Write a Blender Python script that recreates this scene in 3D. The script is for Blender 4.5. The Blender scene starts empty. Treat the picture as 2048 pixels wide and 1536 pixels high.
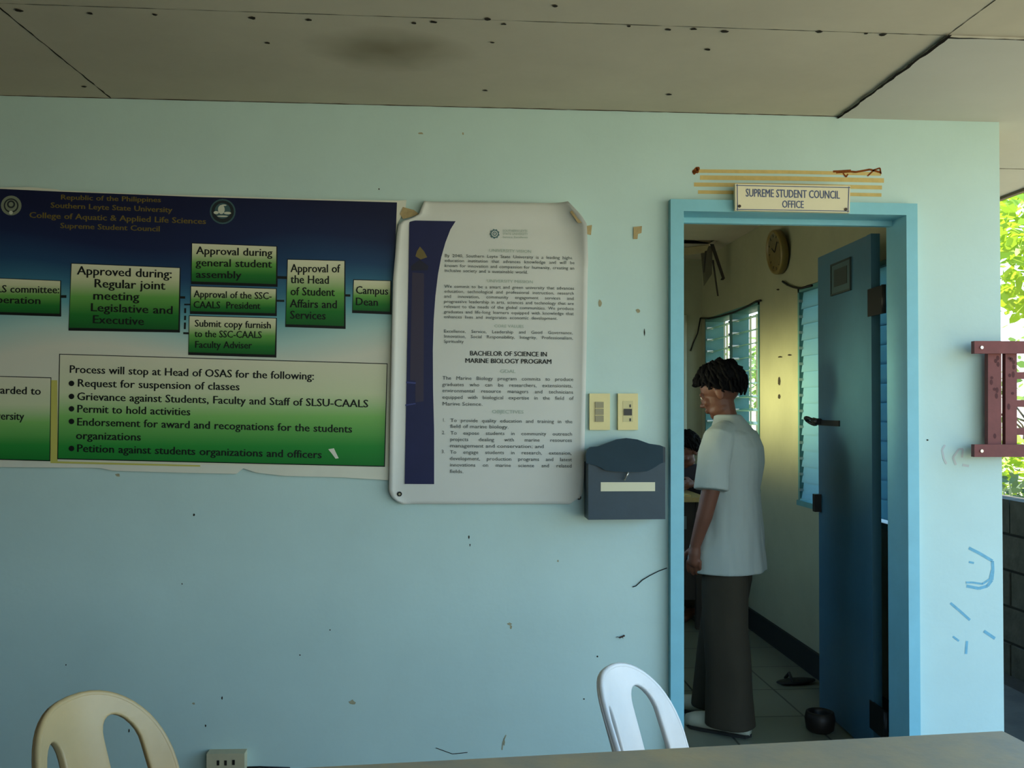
import bpy, bmesh, math, random
from mathutils import Vector, Matrix, noise

sc = bpy.context.scene
COL = sc.collection
random.seed(7)
V = Vector

# ------------------------------------------------------------------ camera
F_PX = 1900.0
CAM = V((0.0, -3.39, 1.383))
psi, th, ro = math.radians(3.88), math.radians(1.33), 0.0038
FW = V((math.sin(psi) * math.cos(th), math.cos(psi) * math.cos(th), math.sin(th)))
R0 = V((math.cos(psi), -math.sin(psi), 0))
U0 = R0.cross(FW)
RT = math.cos(ro) * R0 + math.sin(ro) * U0
UP = -math.sin(ro) * R0 + math.cos(ro) * U0
cam_d = bpy.data.cameras.new('camera')
cam_d.sensor_width = 36
cam_d.lens = 36 * F_PX / 2048
cam_d.clip_start = 0.05
cam_d.clip_end = 400
cam = bpy.data.objects.new('camera', cam_d)
COL.objects.link(cam)
m3 = Matrix((RT, UP, -FW)).transposed()
cam.matrix_world = Matrix.Translation(CAM) @ m3.to_4x4()
sc.camera = cam

# ------------------------------------------------------------------ view, world, sun, large lamps
sc.view_settings.view_transform = 'Standard'
sc.view_settings.look = 'None'
sc.view_settings.gamma = 1
sc.view_settings.use_curve_mapping = False
sc.view_settings.exposure = 0.54

w = bpy.data.worlds.new('world')
sc.world = w
w.use_nodes = True
nt = w.node_tree
nt.nodes.clear()
wo = nt.nodes.new('ShaderNodeOutputWorld')
wb = nt.nodes.new('ShaderNodeBackground')
wt = nt.nodes.new('ShaderNodeTexCoord')
ws = nt.nodes.new('ShaderNodeSeparateXYZ')
wr = nt.nodes.new('ShaderNodeValToRGB')
wm = nt.nodes.new('ShaderNodeMapRange')
wm.inputs['From Min'].default_value = -0.2
wm.inputs['From Max'].default_value = 1.0
nt.links.new(wt.outputs['Generated'], ws.inputs[0])
nt.links.new(ws.outputs['Z'], wm.inputs['Value'])
nt.links.new(wm.outputs[0], wr.inputs[0])
nt.links.new(wr.outputs[0], wb.inputs[0])
nt.links.new(wb.outputs[0], wo.inputs[0])
cr = wr.color_ramp
cr.elements[0].position = 0.0
cr.elements[0].color = (0.30, 0.33, 0.16, 1)
cr.elements[1].position = 0.17
cr.elements[1].color = (0.75, 0.80, 0.66, 1)
for p, c in ((0.20, (0.92, 1.0, 0.98)), (0.32, (0.50, 0.85, 1.15)), (0.6, (0.28, 0.62, 1.15)), (1.0, (0.20, 0.48, 1.05))):
    e = cr.elements.new(p)
    e.color = (*c, 1)
wb.inputs[1].default_value = 2.4

sun_d = bpy.data.lights.new('sun', 'SUN')
sun_d.energy = 14.0
sun_d.angle = math.radians(1.0)
sun_d.color = (1.0, 0.93, 0.84)
sun = bpy.data.objects.new('sun', sun_d)
COL.objects.link(sun)
sun.rotation_euler = (-V((-0.3, 0.75, 1.25))).to_track_quat('-Z', 'Y').to_euler()


def area(name, loc, aim, sx, sy, power, color, spread=180):
    d = bpy.data.lights.new(name, 'AREA')
    d.shape = 'RECTANGLE'
    d.size, d.size_y = sx, sy
    d.energy = power
    d.color = color
    d.spread = math.radians(spread)
    o = bpy.data.objects.new(name, d)
    COL.objects.link(o)
    o.location = loc
    o.rotation_euler = (V(aim) - V(loc)).to_track_quat('-Z', 'Y').to_euler()
    return o


# added area lamp at an unseen left opening, makes the yellow wall band
area('office_added_light', (-0.30, 1.90, 1.46), (2.0, 1.90, 1.44), 1.3, 0.36, 3.6, (1.0, 0.95, 0.48), 24)


# second added lamp, hidden by the front wall, brightens the open door's face
area('office_added_light', (-0.36, 0.40, 1.52), (1.69, 0.42, 1.46), 0.42, 0.34, 0.55, (1.0, 0.95, 0.52), 24)


# ------------------------------------------------------------------ pixel rays (2048 x 1536 frame)
def ray(px, py):
    return (FW * F_PX + RT * (px - 1024) - UP * (py - 768)).normalized()


def onY(px, py, y=0.0):
    d = ray(px, py)
    return CAM + d * ((y - CAM.y) / d.y)


def onZ(px, py, z):
    d = ray(px, py)
    return CAM + d * ((z - CAM.z) / d.z)


def onX(px, py, x):
    d = ray(px, py)
    return CAM + d * ((x - CAM.x) / d.x)


# ------------------------------------------------------------------ materials
def lin(c):
    r = []
    for v in c:
        v = v / 255.0
        r.append(v / 12.92 if v <= 0.04045 else ((v + 0.055) / 1.055) ** 2.4)
    return (*r, 1)


MATS = {}


def mat(name, rgb, rough=0.6, var=0.0, scale=4.0, bump=0.0, bscale=60.0, spec=0.4, metal=0.0, rgb2=None, coat=0.0):
    if name in MATS:
        return MATS[name]
    m = bpy.data.materials.new(name)
    m.use_nodes = True
    n, l = m.node_tree.nodes, m.node_tree.links
    b = n['Principled BSDF']
    b.inputs['Roughness'].default_value = rough
    b.inputs['Specular IOR Level'].default_value = spec
    b.inputs['Metallic'].default_value = metal
    b.inputs['Coat Weight'].default_value = coat
    c = lin(rgb)
    b.inputs['Base Color'].default_value = c
    tc = n.new('ShaderNodeTexCoord')
    if var > 0:
        nz = n.new('ShaderNodeTexNoise')
        nz.inputs['Scale'].default_value = scale
        nz.inputs['Detail'].default_value = 6
        nz.inputs['Roughness'].default_value = 0.65
        l.new(tc.outputs['Object'], nz.inputs['Vector'])
        mr = n.new('ShaderNodeMapRange')
        mr.inputs['From Min'].default_value = 0.32
        mr.inputs['From Max'].default_value = 0.68
        l.new(nz.outputs['Fac'], mr.inputs['Value'])
        mx = n.new('ShaderNodeMix')
        mx.data_type = 'RGBA'
        mx.inputs[6].default_value = c
        c2 = lin(rgb2) if rgb2 else tuple(x * (1 - var) for x in c[:3]) + (1,)
        mx.inputs[7].default_value = c2
        l.new(mr.outputs[0], mx.inputs[0])
        l.new(mx.outputs[2], b.inputs['Base Color'])
    if bump > 0:
        nb = n.new('ShaderNodeTexNoise')
        nb.inputs['Scale'].default_value = bscale
        nb.inputs['Detail'].default_value = 4
        l.new(tc.outputs['Object'], nb.inputs['Vector'])
        bp = n.new('ShaderNodeBump')
        bp.inputs['Strength'].default_value = bump
        bp.inputs['Distance'].default_value = 0.004
        l.new(nb.outputs['Fac'], bp.inputs['Height'])
        l.new(bp.outputs[0], b.inputs['Normal'])
    MATS[name] = m
    return m


def ramp_mat(name, stops, axis='Z', coord='Generated', rough=0.5, lo=0.0, hi=1.0, wob=0.0):
    """printed colour gradient (ink), along an axis of the thing itself"""
    m = bpy.data.materials.new(name)
    m.use_nodes = True
    n, l = m.node_tree.nodes, m.node_tree.links
    b = n['Principled BSDF']
    b.inputs['Roughness'].default_value = rough
    b.inputs['Specular IOR Level'].default_value = 0.3
    tc = n.new('ShaderNodeTexCoord')
    sp = n.new('ShaderNodeSeparateXYZ')
    l.new(tc.outputs[coord], sp.inputs[0])
    mr = n.new('ShaderNodeMapRange')
    mr.inputs['From Min'].default_value = lo
    mr.inputs['From Max'].default_value = hi
    src = sp.outputs[axis]
    if wob > 0:
        wv = n.new('ShaderNodeTexWave')
        wv.wave_type = 'BANDS'
        wv.bands_direction = 'DIAGONAL'
        wv.inputs['Scale'].default_value = 0.55
        wv.inputs['Distortion'].default_value = 5.0
        wv.inputs['Detail'].default_value = 0.5
        wv.inputs['Detail Scale'].default_value = 0.6
        l.new(tc.outputs['Object'], wv.inputs['Vector'])
        ma = n.new('ShaderNodeMath')
        ma.operation = 'MULTIPLY_ADD'
        ma.inputs[1].default_value = wob
        l.new(wv.outputs['Fac'], ma.inputs[0])
        l.new(src, ma.inputs[2])
        src = ma.outputs[0]
    l.new(src, mr.inputs['Value'])
    rp = n.new('ShaderNodeValToRGB')
    l.new(mr.outputs[0], rp.inputs[0])
    e = rp.color_ramp.elements
    e[0].position, e[0].color = stops[0][0], lin(stops[0][1])
    e[1].position, e[1].color = stops[-1][0], lin(stops[-1][1])
    for p, c in stops[1:-1]:
        q = e.new(p)
        q.color = lin(c)
    l.new(rp.outputs[0], b.inputs['Base Color'])
    return m


M_WALL = mat('wall_paint', (196, 222, 216), 0.55, 0.08, 2.2, 0.12, 45, 0.25)
M_TRIM = mat('blue_trim_paint', (134, 198, 212), 0.45, 0.10, 6, 0.1, 30, 0.35)
M_WTRIM = mat('window_frame_paint', (86, 136, 134), 0.5, 0.15, 8, 0.1, 30, 0.3)
M_CEIL = mat('ceiling_board', (204, 194, 172), 0.85, 0.14, 1.6, 0.1, 20, 0.1)
M_CEIL2 = mat('paler_ceiling_board', (202, 198, 186), 0.85, 0.08, 1.6, 0.1, 20, 0.1)  # right-hand and eave boards, slightly paler and less yellow
M_GAP = mat('dark_gap', (26, 22, 18), 0.9, spec=0.05)
M_SPOT = mat('nail_spot', (52, 48, 42), 0.9, spec=0.05)
M_RUST = mat('rust', (140, 78, 36), 0.85, 0.4, 60, spec=0.1)
M_DARKRUST = mat('rusty_ceiling_edge', (84, 62, 42), 0.9, spec=0.05)
M_STRIPE = mat('old_tape_stain', (216, 190, 122), 0.7, 0.15, 30, spec=0.2)
M_CHIP = mat('chipped_plaster', (178, 172, 140), 0.9, 0.3, 80, spec=0.1)
M_BLUEINK = mat('blue_marker', (126, 186, 208), 0.7, 0.2, 50, spec=0.2)
M_PINK = mat('faded_mark', (190, 196, 196), 0.8, spec=0.2)
M_INNER = mat('office_wall_paint', (158, 158, 128), 0.42, 0.16, 3.0, 0.15, 25, 0.5)
M_TILE = None
M_CONC = mat('porch_concrete', (128, 126, 116), 0.8, 0.25, 5, 0.2, 60, 0.2)
M_SIGN = mat('sign_white', (232, 224, 190), 0.5, 0.05, 8)
M_SIGNINK = mat('sign_blue_ink', (78, 92, 128), 0.6)
M_SCREW = mat('screw', (70, 60, 50), 0.5, metal=0.6)
M_TARP = mat('tarpaulin_white', (226, 226, 208), 0.5, 0.08, 5, 0.05, 30, 0.3)
M_PAPERW = mat('poster_white', (214, 216, 208), 0.5, 0.05, 4, 0.05, 25, 0.3)
M_INK = mat('black_ink', (20, 24, 22), 0.55, spec=0.3)
M_INKG = mat('grey_ink', (58, 66, 64), 0.6, spec=0.3)
M_INKP = mat('pale_ink', (158, 176, 160), 0.6, spec=0.3)
M_GOLD = mat('gold_ink', (116, 100, 44), 0.55, spec=0.3)
M_NAVY = mat('navy_ink', (30, 36, 78), 0.45, 0.15, 8, spec=0.3)
M_IVORY = mat('ivory_plastic', (228, 214, 150), 0.35, 0.05, 10)
M_GREYP = mat('grey_plastic', (150, 142, 108), 0.4)
M_DARKP = mat('dark_plastic', (36, 32, 26), 0.4)
M_BOX = mat('dark_blue_paint', (44, 66, 78), 0.45, 0.15, 14, 0.1, 40)
M_STRIP = mat('paper_strip', (222, 218, 186), 0.6)
M_STEEL = mat('steel', (190, 186, 176), 0.3, metal=0.9)
M_DARKM = mat('dark_metal', (34, 34, 34), 0.45, metal=0.5)
M_DOOR = mat('door_paint', (66, 108, 128), 0.33, 0.16, 5, 0.12, 18, 0.5)
M_BASE = mat('dark_skirting', (26, 28, 26), 0.6)
M_SKIN = mat('brown_skin', (104, 64, 46), 0.55, 0.1, 12)
M_SHIRT = mat('white_cotton', (162, 170, 164), 0.85, 0.05, 10, 0.2, 12, 0.1)
M_PANTS = mat('grey_brown_trousers', (60, 55, 45), 0.85, 0.1, 10, 0.2, 14, 0.1)
M_HAIR = mat('black_hair', (14, 13, 13), 0.75, 0.3, 60, 0.5, 120, 0.1)
M_DARKC = mat('dark_cotton', (40, 34, 40), 0.85, 0.1, 10)
M_SHOE = mat('pale_shoe', (176, 178, 158), 0.55)
M_SOLE = mat('dark_sole', (34, 34, 32), 0.6)
M_WOOD = mat('pale_wood', (176, 150, 96), 0.55, 0.2, 12)
M_DWOOD = mat('dark_wood', (50, 42, 34), 0.6, 0.2, 12)
M_WHITEP = mat('white_monobloc_plastic', (222, 222, 220), 0.35, 0.08, 9, 0.0, 20, 0.5)
M_BEIGEP = mat('beige_monobloc_plastic', (194, 168, 120), 0.38, 0.10, 8, 0.0, 20, 0.5)
M_TABLE = mat('worn_tabletop', (190, 170, 132), 0.5, 0.4, 7, 0.15, 50, 0.35, rgb2=(160, 154, 136))
M_MAROON = mat('maroon_paint', (128, 66, 62), 0.6, 0.3, 10, 0.1, 30)
M_BLOCK = mat('hollow_block', (86, 84, 74), 0.95, 0.4, 9, 0.5, 40, 0.1)
M_MORTAR = mat('mortar', (46, 46, 42), 0.95, spec=0.1)
M_DIRT = mat('ground_soil', (172, 158, 132), 0.95, 0.3, 3, 0.2, 10, 0.1, rgb2=(146, 142, 104))
M_FASCIA = mat('eave_board', (110, 98, 78), 0.8)
M_BARK = mat('bark', (96, 82, 64), 0.9, 0.3, 20)
M_CLOCKF = mat('clock_face', (170, 178, 158), 0.4)
M_CLOCKR = mat('clock_rim', (122, 104, 56), 0.4)
M_FABRIC = mat('grille_cream', (196, 192, 146), 0.6)
M_ROOF = mat('roof_sheet', (120, 116, 108), 0.6)
M_BIN = mat('brown_plastic', (32, 25, 20), 0.5)


def leaf_mat(name, rgb):
    m = mat(name, rgb, 0.6, 0.35, 3)
    n, l = m.node_tree.nodes, m.node_tree.links
    b = n['Principled BSDF']
    tr = n.new('ShaderNodeBsdfTranslucent')
    tr.inputs[0].default_value = lin(rgb)
    mx = n.new('ShaderNodeMixShader')
    mx.inputs[0].default_value = 0.35
    l.new(b.outputs[0], mx.inputs[1])
    l.new(tr.outputs[0], mx.inputs[2])
    l.new(mx.outputs[0], n['Material Output'].inputs[0])
    return m


M_LEAF = leaf_mat('yellow_green_leaf', (158, 184, 48))
M_LEAF2 = leaf_mat('mid_green_leaf', (120, 150, 70))
M_LEAF3 = leaf_mat('dark_green_leaf', (84, 106, 66))


def glass_mat(name, tint, trans, rough=0.2):
    """frosted jalousie blade: part translucent, part glossy"""
    m = bpy.data.materials.new(name)
    m.use_nodes = True
    n, l = m.node_tree.nodes, m.node_tree.links
    b = n['Principled BSDF']
    b.inputs['Base Color'].default_value = lin(tint)
    b.inputs['Roughness'].default_value = rough
    tr = n.new('ShaderNodeBsdfTranslucent')
    tr.inputs[0].default_value = lin(tint)
    mx = n.new('ShaderNodeMixShader')
    mx.inputs[0].default_value = trans
    l.new(b.outputs[0], mx.inputs[1])
    l.new(tr.outputs[0], mx.inputs[2])
    l.new(mx.outputs[0], n['Material Output'].inputs[0])
    return m


M_FROST = glass_mat('frosted_blade', (142, 190, 202), 0.5)
M_CLEAR = glass_mat('clear_blade', (190, 226, 206), 0.6)


def tile_mat():
    m = mat('floor_tile', (122, 128, 112), 0.28, 0.1, 4, spec=0.5)
    n, l = m.node_tree.nodes, m.node_tree.links
    b = n['Principled BSDF']
    br = n.new('ShaderNodeTexBrick')
    br.offset = 0
    br.inputs['Scale'].default_value = 1
    br.inputs['Brick Width'].default_value = 0.4
    br.inputs['Row Height'].default_value = 0.4
    br.inputs['Mortar Size'].default_value = 0.005
    br.inputs['Color1'].default_value = lin((126, 130, 112))
    br.inputs['Color2'].default_value = lin((116, 122, 106))
    br.inputs['Mortar'].default_value = lin((44, 44, 40))
    tc = n.new('ShaderNodeTexCoord')
    l.new(tc.outputs['Object'], br.inputs['Vector'])
    l.new(br.outputs['Color'], b.inputs['Base Color'])
    return m


M_TILE = tile_mat()


# water stain on the porch ceiling (a mark of its own)
def add_stain(m, centre, radii, col, amount):
    n, l = m.node_tree.nodes, m.node_tree.links
    b = n['Principled BSDF']
    src = b.inputs['Base Color'].links[0].from_socket
    tc = n.new('ShaderNodeTexCoord')
    vm = n.new('ShaderNodeVectorMath')
    vm.operation = 'SUBTRACT'
    vm.inputs[1].default_value = centre
    l.new(tc.outputs['Object'], vm.inputs[0])
    vd = n.new('ShaderNodeVectorMath')
    vd.operation = 'DIVIDE'
    vd.inputs[1].default_value = radii
    l.new(vm.outputs[0], vd.inputs[0])
    ln = n.new('ShaderNodeVectorMath')
    ln.operation = 'LENGTH'
    l.new(vd.outputs[0], ln.inputs[0])
    nz = n.new('ShaderNodeTexNoise')
    nz.inputs['Scale'].default_value = 5
    l.new(tc.outputs['Object'], nz.inputs['Vector'])
    ad = n.new('ShaderNodeMath')
    ad.operation = 'MULTIPLY_ADD'
    ad.inputs[1].default_value = 0.8
    l.new(nz.outputs['Fac'], ad.inputs[0])
    l.new(ln.outputs['Value'], ad.inputs[2])
    mr = n.new('ShaderNodeMapRange')
    mr.inputs['From Min'].default_value = 0.45
    mr.inputs['From Max'].default_value = 1.45
    mr.inputs['To Min'].default_value = amount
    mr.inputs['To Max'].default_value = 0
    l.new(ad.outputs[0], mr.inputs['Value'])
    mx = n.new('ShaderNodeMix')
    mx.data_type = 'RGBA'
    mx.inputs[7].default_value = lin(col)
    l.new(src, mx.inputs[6])
    l.new(mr.outputs[0], mx.inputs[0])
    l.new(mx.outputs[2], b.inputs['Base Color'])


# ------------------------------------------------------------------ mesh builder
class MB:
    def __init__(self):
        self.bm = bmesh.new()

    def face(self, pts, mi=0):
        vs = [self.bm.verts.new(p) for p in pts]
        try:
            f = self.bm.faces.new(vs)
            f.material_index = mi
            return f
        except ValueError:
            return None

    def box(self, a, b, mi=0):
        x0, y0, z0 = a
        x1, y1, z1 = b
        self.hexa([(x0, y0, z0), (x1, y0, z0), (x1, y1, z0), (x0, y1, z0), (x0, y0, z1), (x1, y0, z1), (x1, y1, z1), (x0, y1, z1)], mi)
        return self

    def hexa(self, p, mi=0):
        v = [self.bm.verts.new(q) for q in p]
        for idx in ((0, 3, 2, 1), (4, 5, 6, 7), (0, 1, 5, 4), (1, 2, 6, 5), (2, 3, 7, 6), (3, 0, 4, 7)):
            f = self.bm.faces.new([v[i] for i in idx])
            f.material_index = mi

    def prism(self, pts, off, mi=0):
        """polygon pts extruded by vector off"""
        off = V(off)
        a = [self.bm.verts.new(p) for p in pts]
        b = [self.bm.verts.new(V(p) + off) for p in pts]
        n = len(a)
        fs = [self.bm.faces.new(a), self.bm.faces.new(b[::-1])]
        for i in range(n):
            fs.append(self.bm.faces.new((a[i], b[i], b[(i + 1) % n], a[(i + 1) % n])))
        for f in fs:
            f.material_index = mi
        return self

    def loft(self, rings, mi=0, cap=True, smooth=True):
        rs = [[self.bm.verts.new(p) for p in r] for r in rings]
        n = len(rs[0])
        for a, b in zip(rs, rs[1:]):
            for i in range(n):
                f = self.bm.faces.new((a[i], a[(i + 1) % n], b[(i + 1) % n], b[i]))
                f.material_index = mi
                f.smooth = smooth
        if cap:
            f = self.bm.faces.new(rs[0][::-1]); f.material_index = mi
            f = self.bm.faces.new(rs[-1]); f.material_index = mi
        return self

    def tube(self, pts, rad, seg=10, mi=0, cap=True):
        pts = [V(p) for p in pts]
        if not isinstance(rad, (list, tuple)):
            rad = [rad] * len(pts)
        rings = []
        t0 = (pts[1] - pts[0]).normalized()
        nrm = t0.orthogonal().normalized()
        for i, p in enumerate(pts):
            if i == 0:
                t = t0
            elif i == len(pts) - 1:
                t = (pts[i] - pts[i - 1]).normalized()
            else:
                t = ((pts[i + 1] - pts[i]).normalized() + (pts[i] - pts[i - 1]).normalized())
                t = t.normalized() if t.length > 1e-6 else t0
            nrm = (nrm - t * nrm.dot(t)).normalized()
            bn = t.cross(nrm)
            rings.append([p + (nrm * math.cos(k * 2 * math.pi / seg) + bn * math.sin(k * 2 * math.pi / seg)) * rad[i] for k in range(seg)])
        self.loft(rings, mi, cap)
        return self

    def ball(self, c, r, mi=0, u=16, v=10, rot=None):
        r = (r, r, r) if not isinstance(r, (tuple, list)) else r
        M = Matrix.Translation(c) @ (rot.to_4x4() if rot else Matrix.Identity(4)) @ Matrix.Diagonal((*r, 1))
        g = bmesh.ops.create_uvsphere(self.bm, u_segments=u, v_segments=v, radius=1, matrix=M)
        for vv in g['verts']:
            for f in vv.link_faces:
                f.material_index = mi
                f.smooth = True
        return self

    def disc(self, c, ax_u, ax_v, ru, rv, mi=0, seg=28):
        c, ax_u, ax_v = V(c), V(ax_u), V(ax_v)
        return self.face([c + ax_u * ru * math.cos(k * 2 * math.pi / seg) + ax_v * rv * math.sin(k * 2 * math.pi / seg) for k in range(seg)], mi)

    def cyl(self, c, axis, r, h, mi=0, seg=24):
        c, axis = V(c), V(axis).normalized()
        return self.tube([c, c + axis * h], r, seg, mi)


def obj(name, mb, mats, parent=None, bevel=0.0, smooth=False, loc=None, flip=False):
    """link as ONE mesh object; vertices are given in the parent's space (world if no parent)"""
    bm = mb.bm if isinstance(mb, MB) else mb
    if bevel > 0:
        es = [e for e in bm.edges if len(e.link_faces) == 2 and e.calc_face_angle(0) > 0.5]
        bmesh.ops.bevel(bm, geom=es, offset=bevel, segments=2, affect='EDGES', clamp_overlap=True)
    bmesh.ops.recalc_face_normals(bm, faces=bm.faces[:])
    if loc is not None:
        for v in bm.verts:
            v.co -= V(loc)
    me = bpy.data.meshes.new(name)
    bm.to_mesh(me)
    bm.free()
    if smooth:
        for p in me.polygons:
            p.use_smooth = True
    for m in (mats if isinstance(mats, (list, tuple)) else [mats]):
        me.materials.append(m)
    o = bpy.data.objects.new(name, me)
    COL.objects.link(o)
    if parent is not None:
        o.parent = parent
    if loc is not None:
        o.location = loc
    return o


def child(name, mb, mats, parent, **k):
    """mesh given in WORLD coordinates, parented to an unrotated thing"""
    bm = mb.bm
    base = V((0, 0, 0))
    p = parent
    while p is not None:
        base += p.location
        p = p.parent
    for v in bm.verts:
        v.co -= base
    return obj(name, mb, mats, parent, **k)


def tag(o, label=None, cat=None, group=None, kind=None):
    if label: o['label'] = label
    if cat: o['category'] = cat
    if group: o['group'] = group
    if kind: o['kind'] = kind
    return o


def thing(name, loc, label, cat, group=None, rz=0.0):
    o = bpy.data.objects.new(name, None)
    o.empty_display_size = 0.1
    COL.objects.link(o)
    o.location = loc
    o.rotation_euler = (0, 0, rz)
    return tag(o, label, cat, group)


def struct(name, mb, mats, parent=None, **k):
    o = obj(name, mb, mats, parent, **k)
    if parent is None:
        o['kind'] = 'structure'
    return o


def plate(pts, y0, y1):
    """polygon in photo pixels laid on the upright plane Y=y0, pushed back to Y=y1"""
    return [onY(x, y, y0) for x, y in pts], V((0, y1 - y0, 0))


# ------------------------------------------------------------------ lettering: glyph cache of the built-in font
CH = sorted(set("ABCDEFGHIJKLMNOPQRSTUVWXYZabcdefghijklmnopqrstuvwxyz0123456789.,:;-&|"))
GL = {}


def build_glyphs():
    tmp = []
    for bold in (0, 1):
        for c in CH:
            for s in (c, c + '|'):
                cu = bpy.data.curves.new('g', 'FONT')
                cu.body = s
                cu.resolution_u = 2
                cu.offset = 0.0
                o = bpy.data.objects.new('g', cu)
                COL.objects.link(o)
                tmp.append((bold, s, c, o))
    dg = bpy.context.evaluated_depsgraph_get()
    dg.update()
    mx = {}
    for bold, s, c, o in tmp:
        me = o.evaluated_get(dg).to_mesh()
        vs = [(v.co.x, v.co.y) for v in me.vertices]
        fs = [tuple(p.vertices) for p in me.polygons]
        mx[(bold, s)] = max(x for x, y in vs)
        if s == c:
            GL[(bold, c)] = [vs, fs, 0]
        o.evaluated_get(dg).to_mesh_clear()
    for c in CH:      # heavy print: the regular letter struck three times
        vs, fs, _ = GL[(0, c)]
        n = len(vs)
        GL[(1, c)] = [[(x + dx, y, lay) for dx, lay in ((-0.022, 0), (0.0, 1), (0.022, 2)) for x, y in vs], [tuple(i + q * n for i in f) for q in range(3) for f in fs], 0]
    for bold in (0, 1):
        for c in CH:
            GL[(bold, c)][2] = mx[(bold, c + '|')] - mx[(bold, '|')]
    for _, _, _, o in tmp:
        cu = o.data
        bpy.data.objects.remove(o)
        bpy.data.curves.remove(cu)


build_glyphs()
CAPH = max(y for x, y in GL[(0, 'H')][0])


def word_w(wd, bold):
    return sum(GL[(bold, c)][2] if c != ' ' else 0.3 for c in wd)


def text(mb, s, p0, p1, cap, y, bold=0, mi=0, just=False):
    """one line of print between two photo pixels (baseline ends) on the plane Y=y; cap = capital height in photo pixels"""
    a, b = onY(*p0, y), onY(*p1, y)
    L = (b - a).length
    ex = (b - a).normalized()
    ez = V((-ex.z, 0, ex.x))
    ez = V((0, 0, 1)) * 0.7 + ez * 0.3
    ez.normalize()
    px = (onY(p0[0], p0[1] - 100, y) - onY(*p0, y)).length / 100
    sy = cap * px / CAPH
    words = s.split(' ') if just else [s]
    ws_ = [word_w(x, bold) for x in words]
    if just and len(words) > 1:
        sx = min(sy * 1.10, L * 0.88 / sum(ws_))
        gap = (L - sx * sum(ws_)) / (len(words) - 1)
    else:
        sx, gap = L / max(1e-6, sum(ws_)), 0
    x = 0.0
    for wd, ww in zip(words, ws_):
        for c in wd:
            if c == ' ':
                x += 0.3 * sx
                continue
            vs, fs, adv = GL[(bold, c)]
            nv = [mb.bm.verts.new(a + ex * (x + q_[0] * sx) + ez * (q_[1] * sy) + V((0, -0.00015 * (q_[2] if len(q_) > 2 else 0), 0))) for q_ in vs]
            for f in fs:
                try:
                    q = mb.bm.faces.new([nv[i] for i in f])
                    q.material_index = mi
                except ValueError:
                    pass
            x += adv * sx
        x += gap


# ================================================================== THE SETTING
WX = 1.900          # inner face of the office's right wall
XE = 2.048          # outer corner of the building
YK = 3.60           # office back wall
EX = 2.78           # eave edge
ZC = 2.455          # porch ceiling
ZI = 2.49           # office ceiling
ZT = 2.58           # wall heads under the roof deck
TH = 0.12           # front wall thickness
DX0, DX1, DZ = 0.845, 1.671, 2.087      # clear door opening
FX0, FX1, FZ = 0.797, 1.713, 2.130      # outside of the door casing
LX = -1.78          # added unseen wall blocking light on the left


def marks(mb, pts, mi, y=-0.0008):
    mb.face([onY(a, b, y) for a, b in pts], mi)


def blotch(mb, cx, cy, rx, ry, mi, y=-0.0008, n=9, seed=0):
    rx, ry = rx * 0.72, ry * 0.72
    rnd = random.Random(seed + cx * 7 + cy)
    marks(mb, [(cx + rx * math.cos(k * 2 * math.pi / n) * rnd.uniform(0.55, 1.15), cy + ry * math.sin(k * 2 * math.pi / n) * rnd.uniform(0.55, 1.15)) for k in range(n)], mi, y)


def stroke(mb, pts, wd, mi, y=-0.0008):
    """a painted stroke on the wall through photo pixels"""
    for (x0, y0), (x1, y1) in zip(pts, pts[1:]):
        d = V((x1 - x0, y1 - y0))
        if d.length < 1e-6:
            continue
        nn = V((-d.y, d.x)).normalized() * wd * 0.5
        marks(mb, [(x0 + nn.x, y0 + nn.y), (x1 + nn.x, y1 + nn.y), (x1 - nn.x, y1 - nn.y), (x0 - nn.x, y0 - nn.y)], mi, y)


# front wall with the doorway, and the marks that are on its paint
mb = MB()
mb.box((LX, 0, 0), (FX0 + 0.02, TH, ZT))
mb.box((FX1 - 0.02, 0, 0), (XE, TH, ZT))
mb.box((FX0 + 0.02, 0, FZ - 0.02), (FX1 - 0.02, TH, ZT))
# stains over the door
for (yy, x0, x1, wd) in ((345, 1392, 1762, 7), (358, 1400, 1768, 9), (372, 1388, 1764, 8), (387, 1396, 1763, 7)):
    stroke(mb, [(x0, yy - 3), ((x0 + x1) / 2, yy - 1), (x1, yy + 3)], wd, 1)
for k in range(5):
    blotch(mb, 1394 + random.uniform(-6, 6), 345 + random.uniform(-9, 9), 6, 7, 2, -0.0012, seed=k)
stroke(mb, [(1666, 343), (1690, 342), (1712, 344), (1740, 339), (1762, 345)], 4, 2, -0.0012)
stroke(mb, [(1672, 344), (1702, 342)], 6, 2, -0.0014)
stroke(mb, [(1735, 352), (1748, 340), (1760, 336), (1762, 348)], 3, 2, -0.0012)
stroke(mb, [(1686, 346), (1692, 354), (1696, 348)], 3, 2, -0.0012)
# chips and specks
for (x, yv, rx, ry, mi) in ((842, 267, 9, 3, 3), (926, 267, 3, 4, 3), (1116, 1122, 3, 3, 3), (388, 1030, 3, 4, 4), (938, 1074, 2, 6, 4), (758, 378, 2, 3, 4),
                            (1200, 606, 5, 13, 3), (1276, 622, 6, 8, 3), (1289, 665, 2, 10, 4), (1019, 1248, 7, 5, 3), (1022, 1254, 4, 6, 3), (387, 1407, 5, 3, 3), (444, 1396, 2, 5, 4),
                            (411, 1451, 3, 4, 4), (258, 1462, 2, 6, 4), (1008, 1484, 3, 12, 3), (1195, 1313, 3, 3, 4), (1168, 1398, 3, 2, 4), (704, 1405, 10, 8, 3),
                            (236, 950, 8, 6, 3), (940, 1090, 1.5, 5, 4), (364, 1168, 2, 3, 4), (132, 1330, 2, 3, 4), (600, 1310, 3, 2, 4), (660, 1260, 2, 2, 4), (1855, 880, 3, 3, 4)):
    blotch(mb, x, yv, rx, ry, mi)
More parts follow.
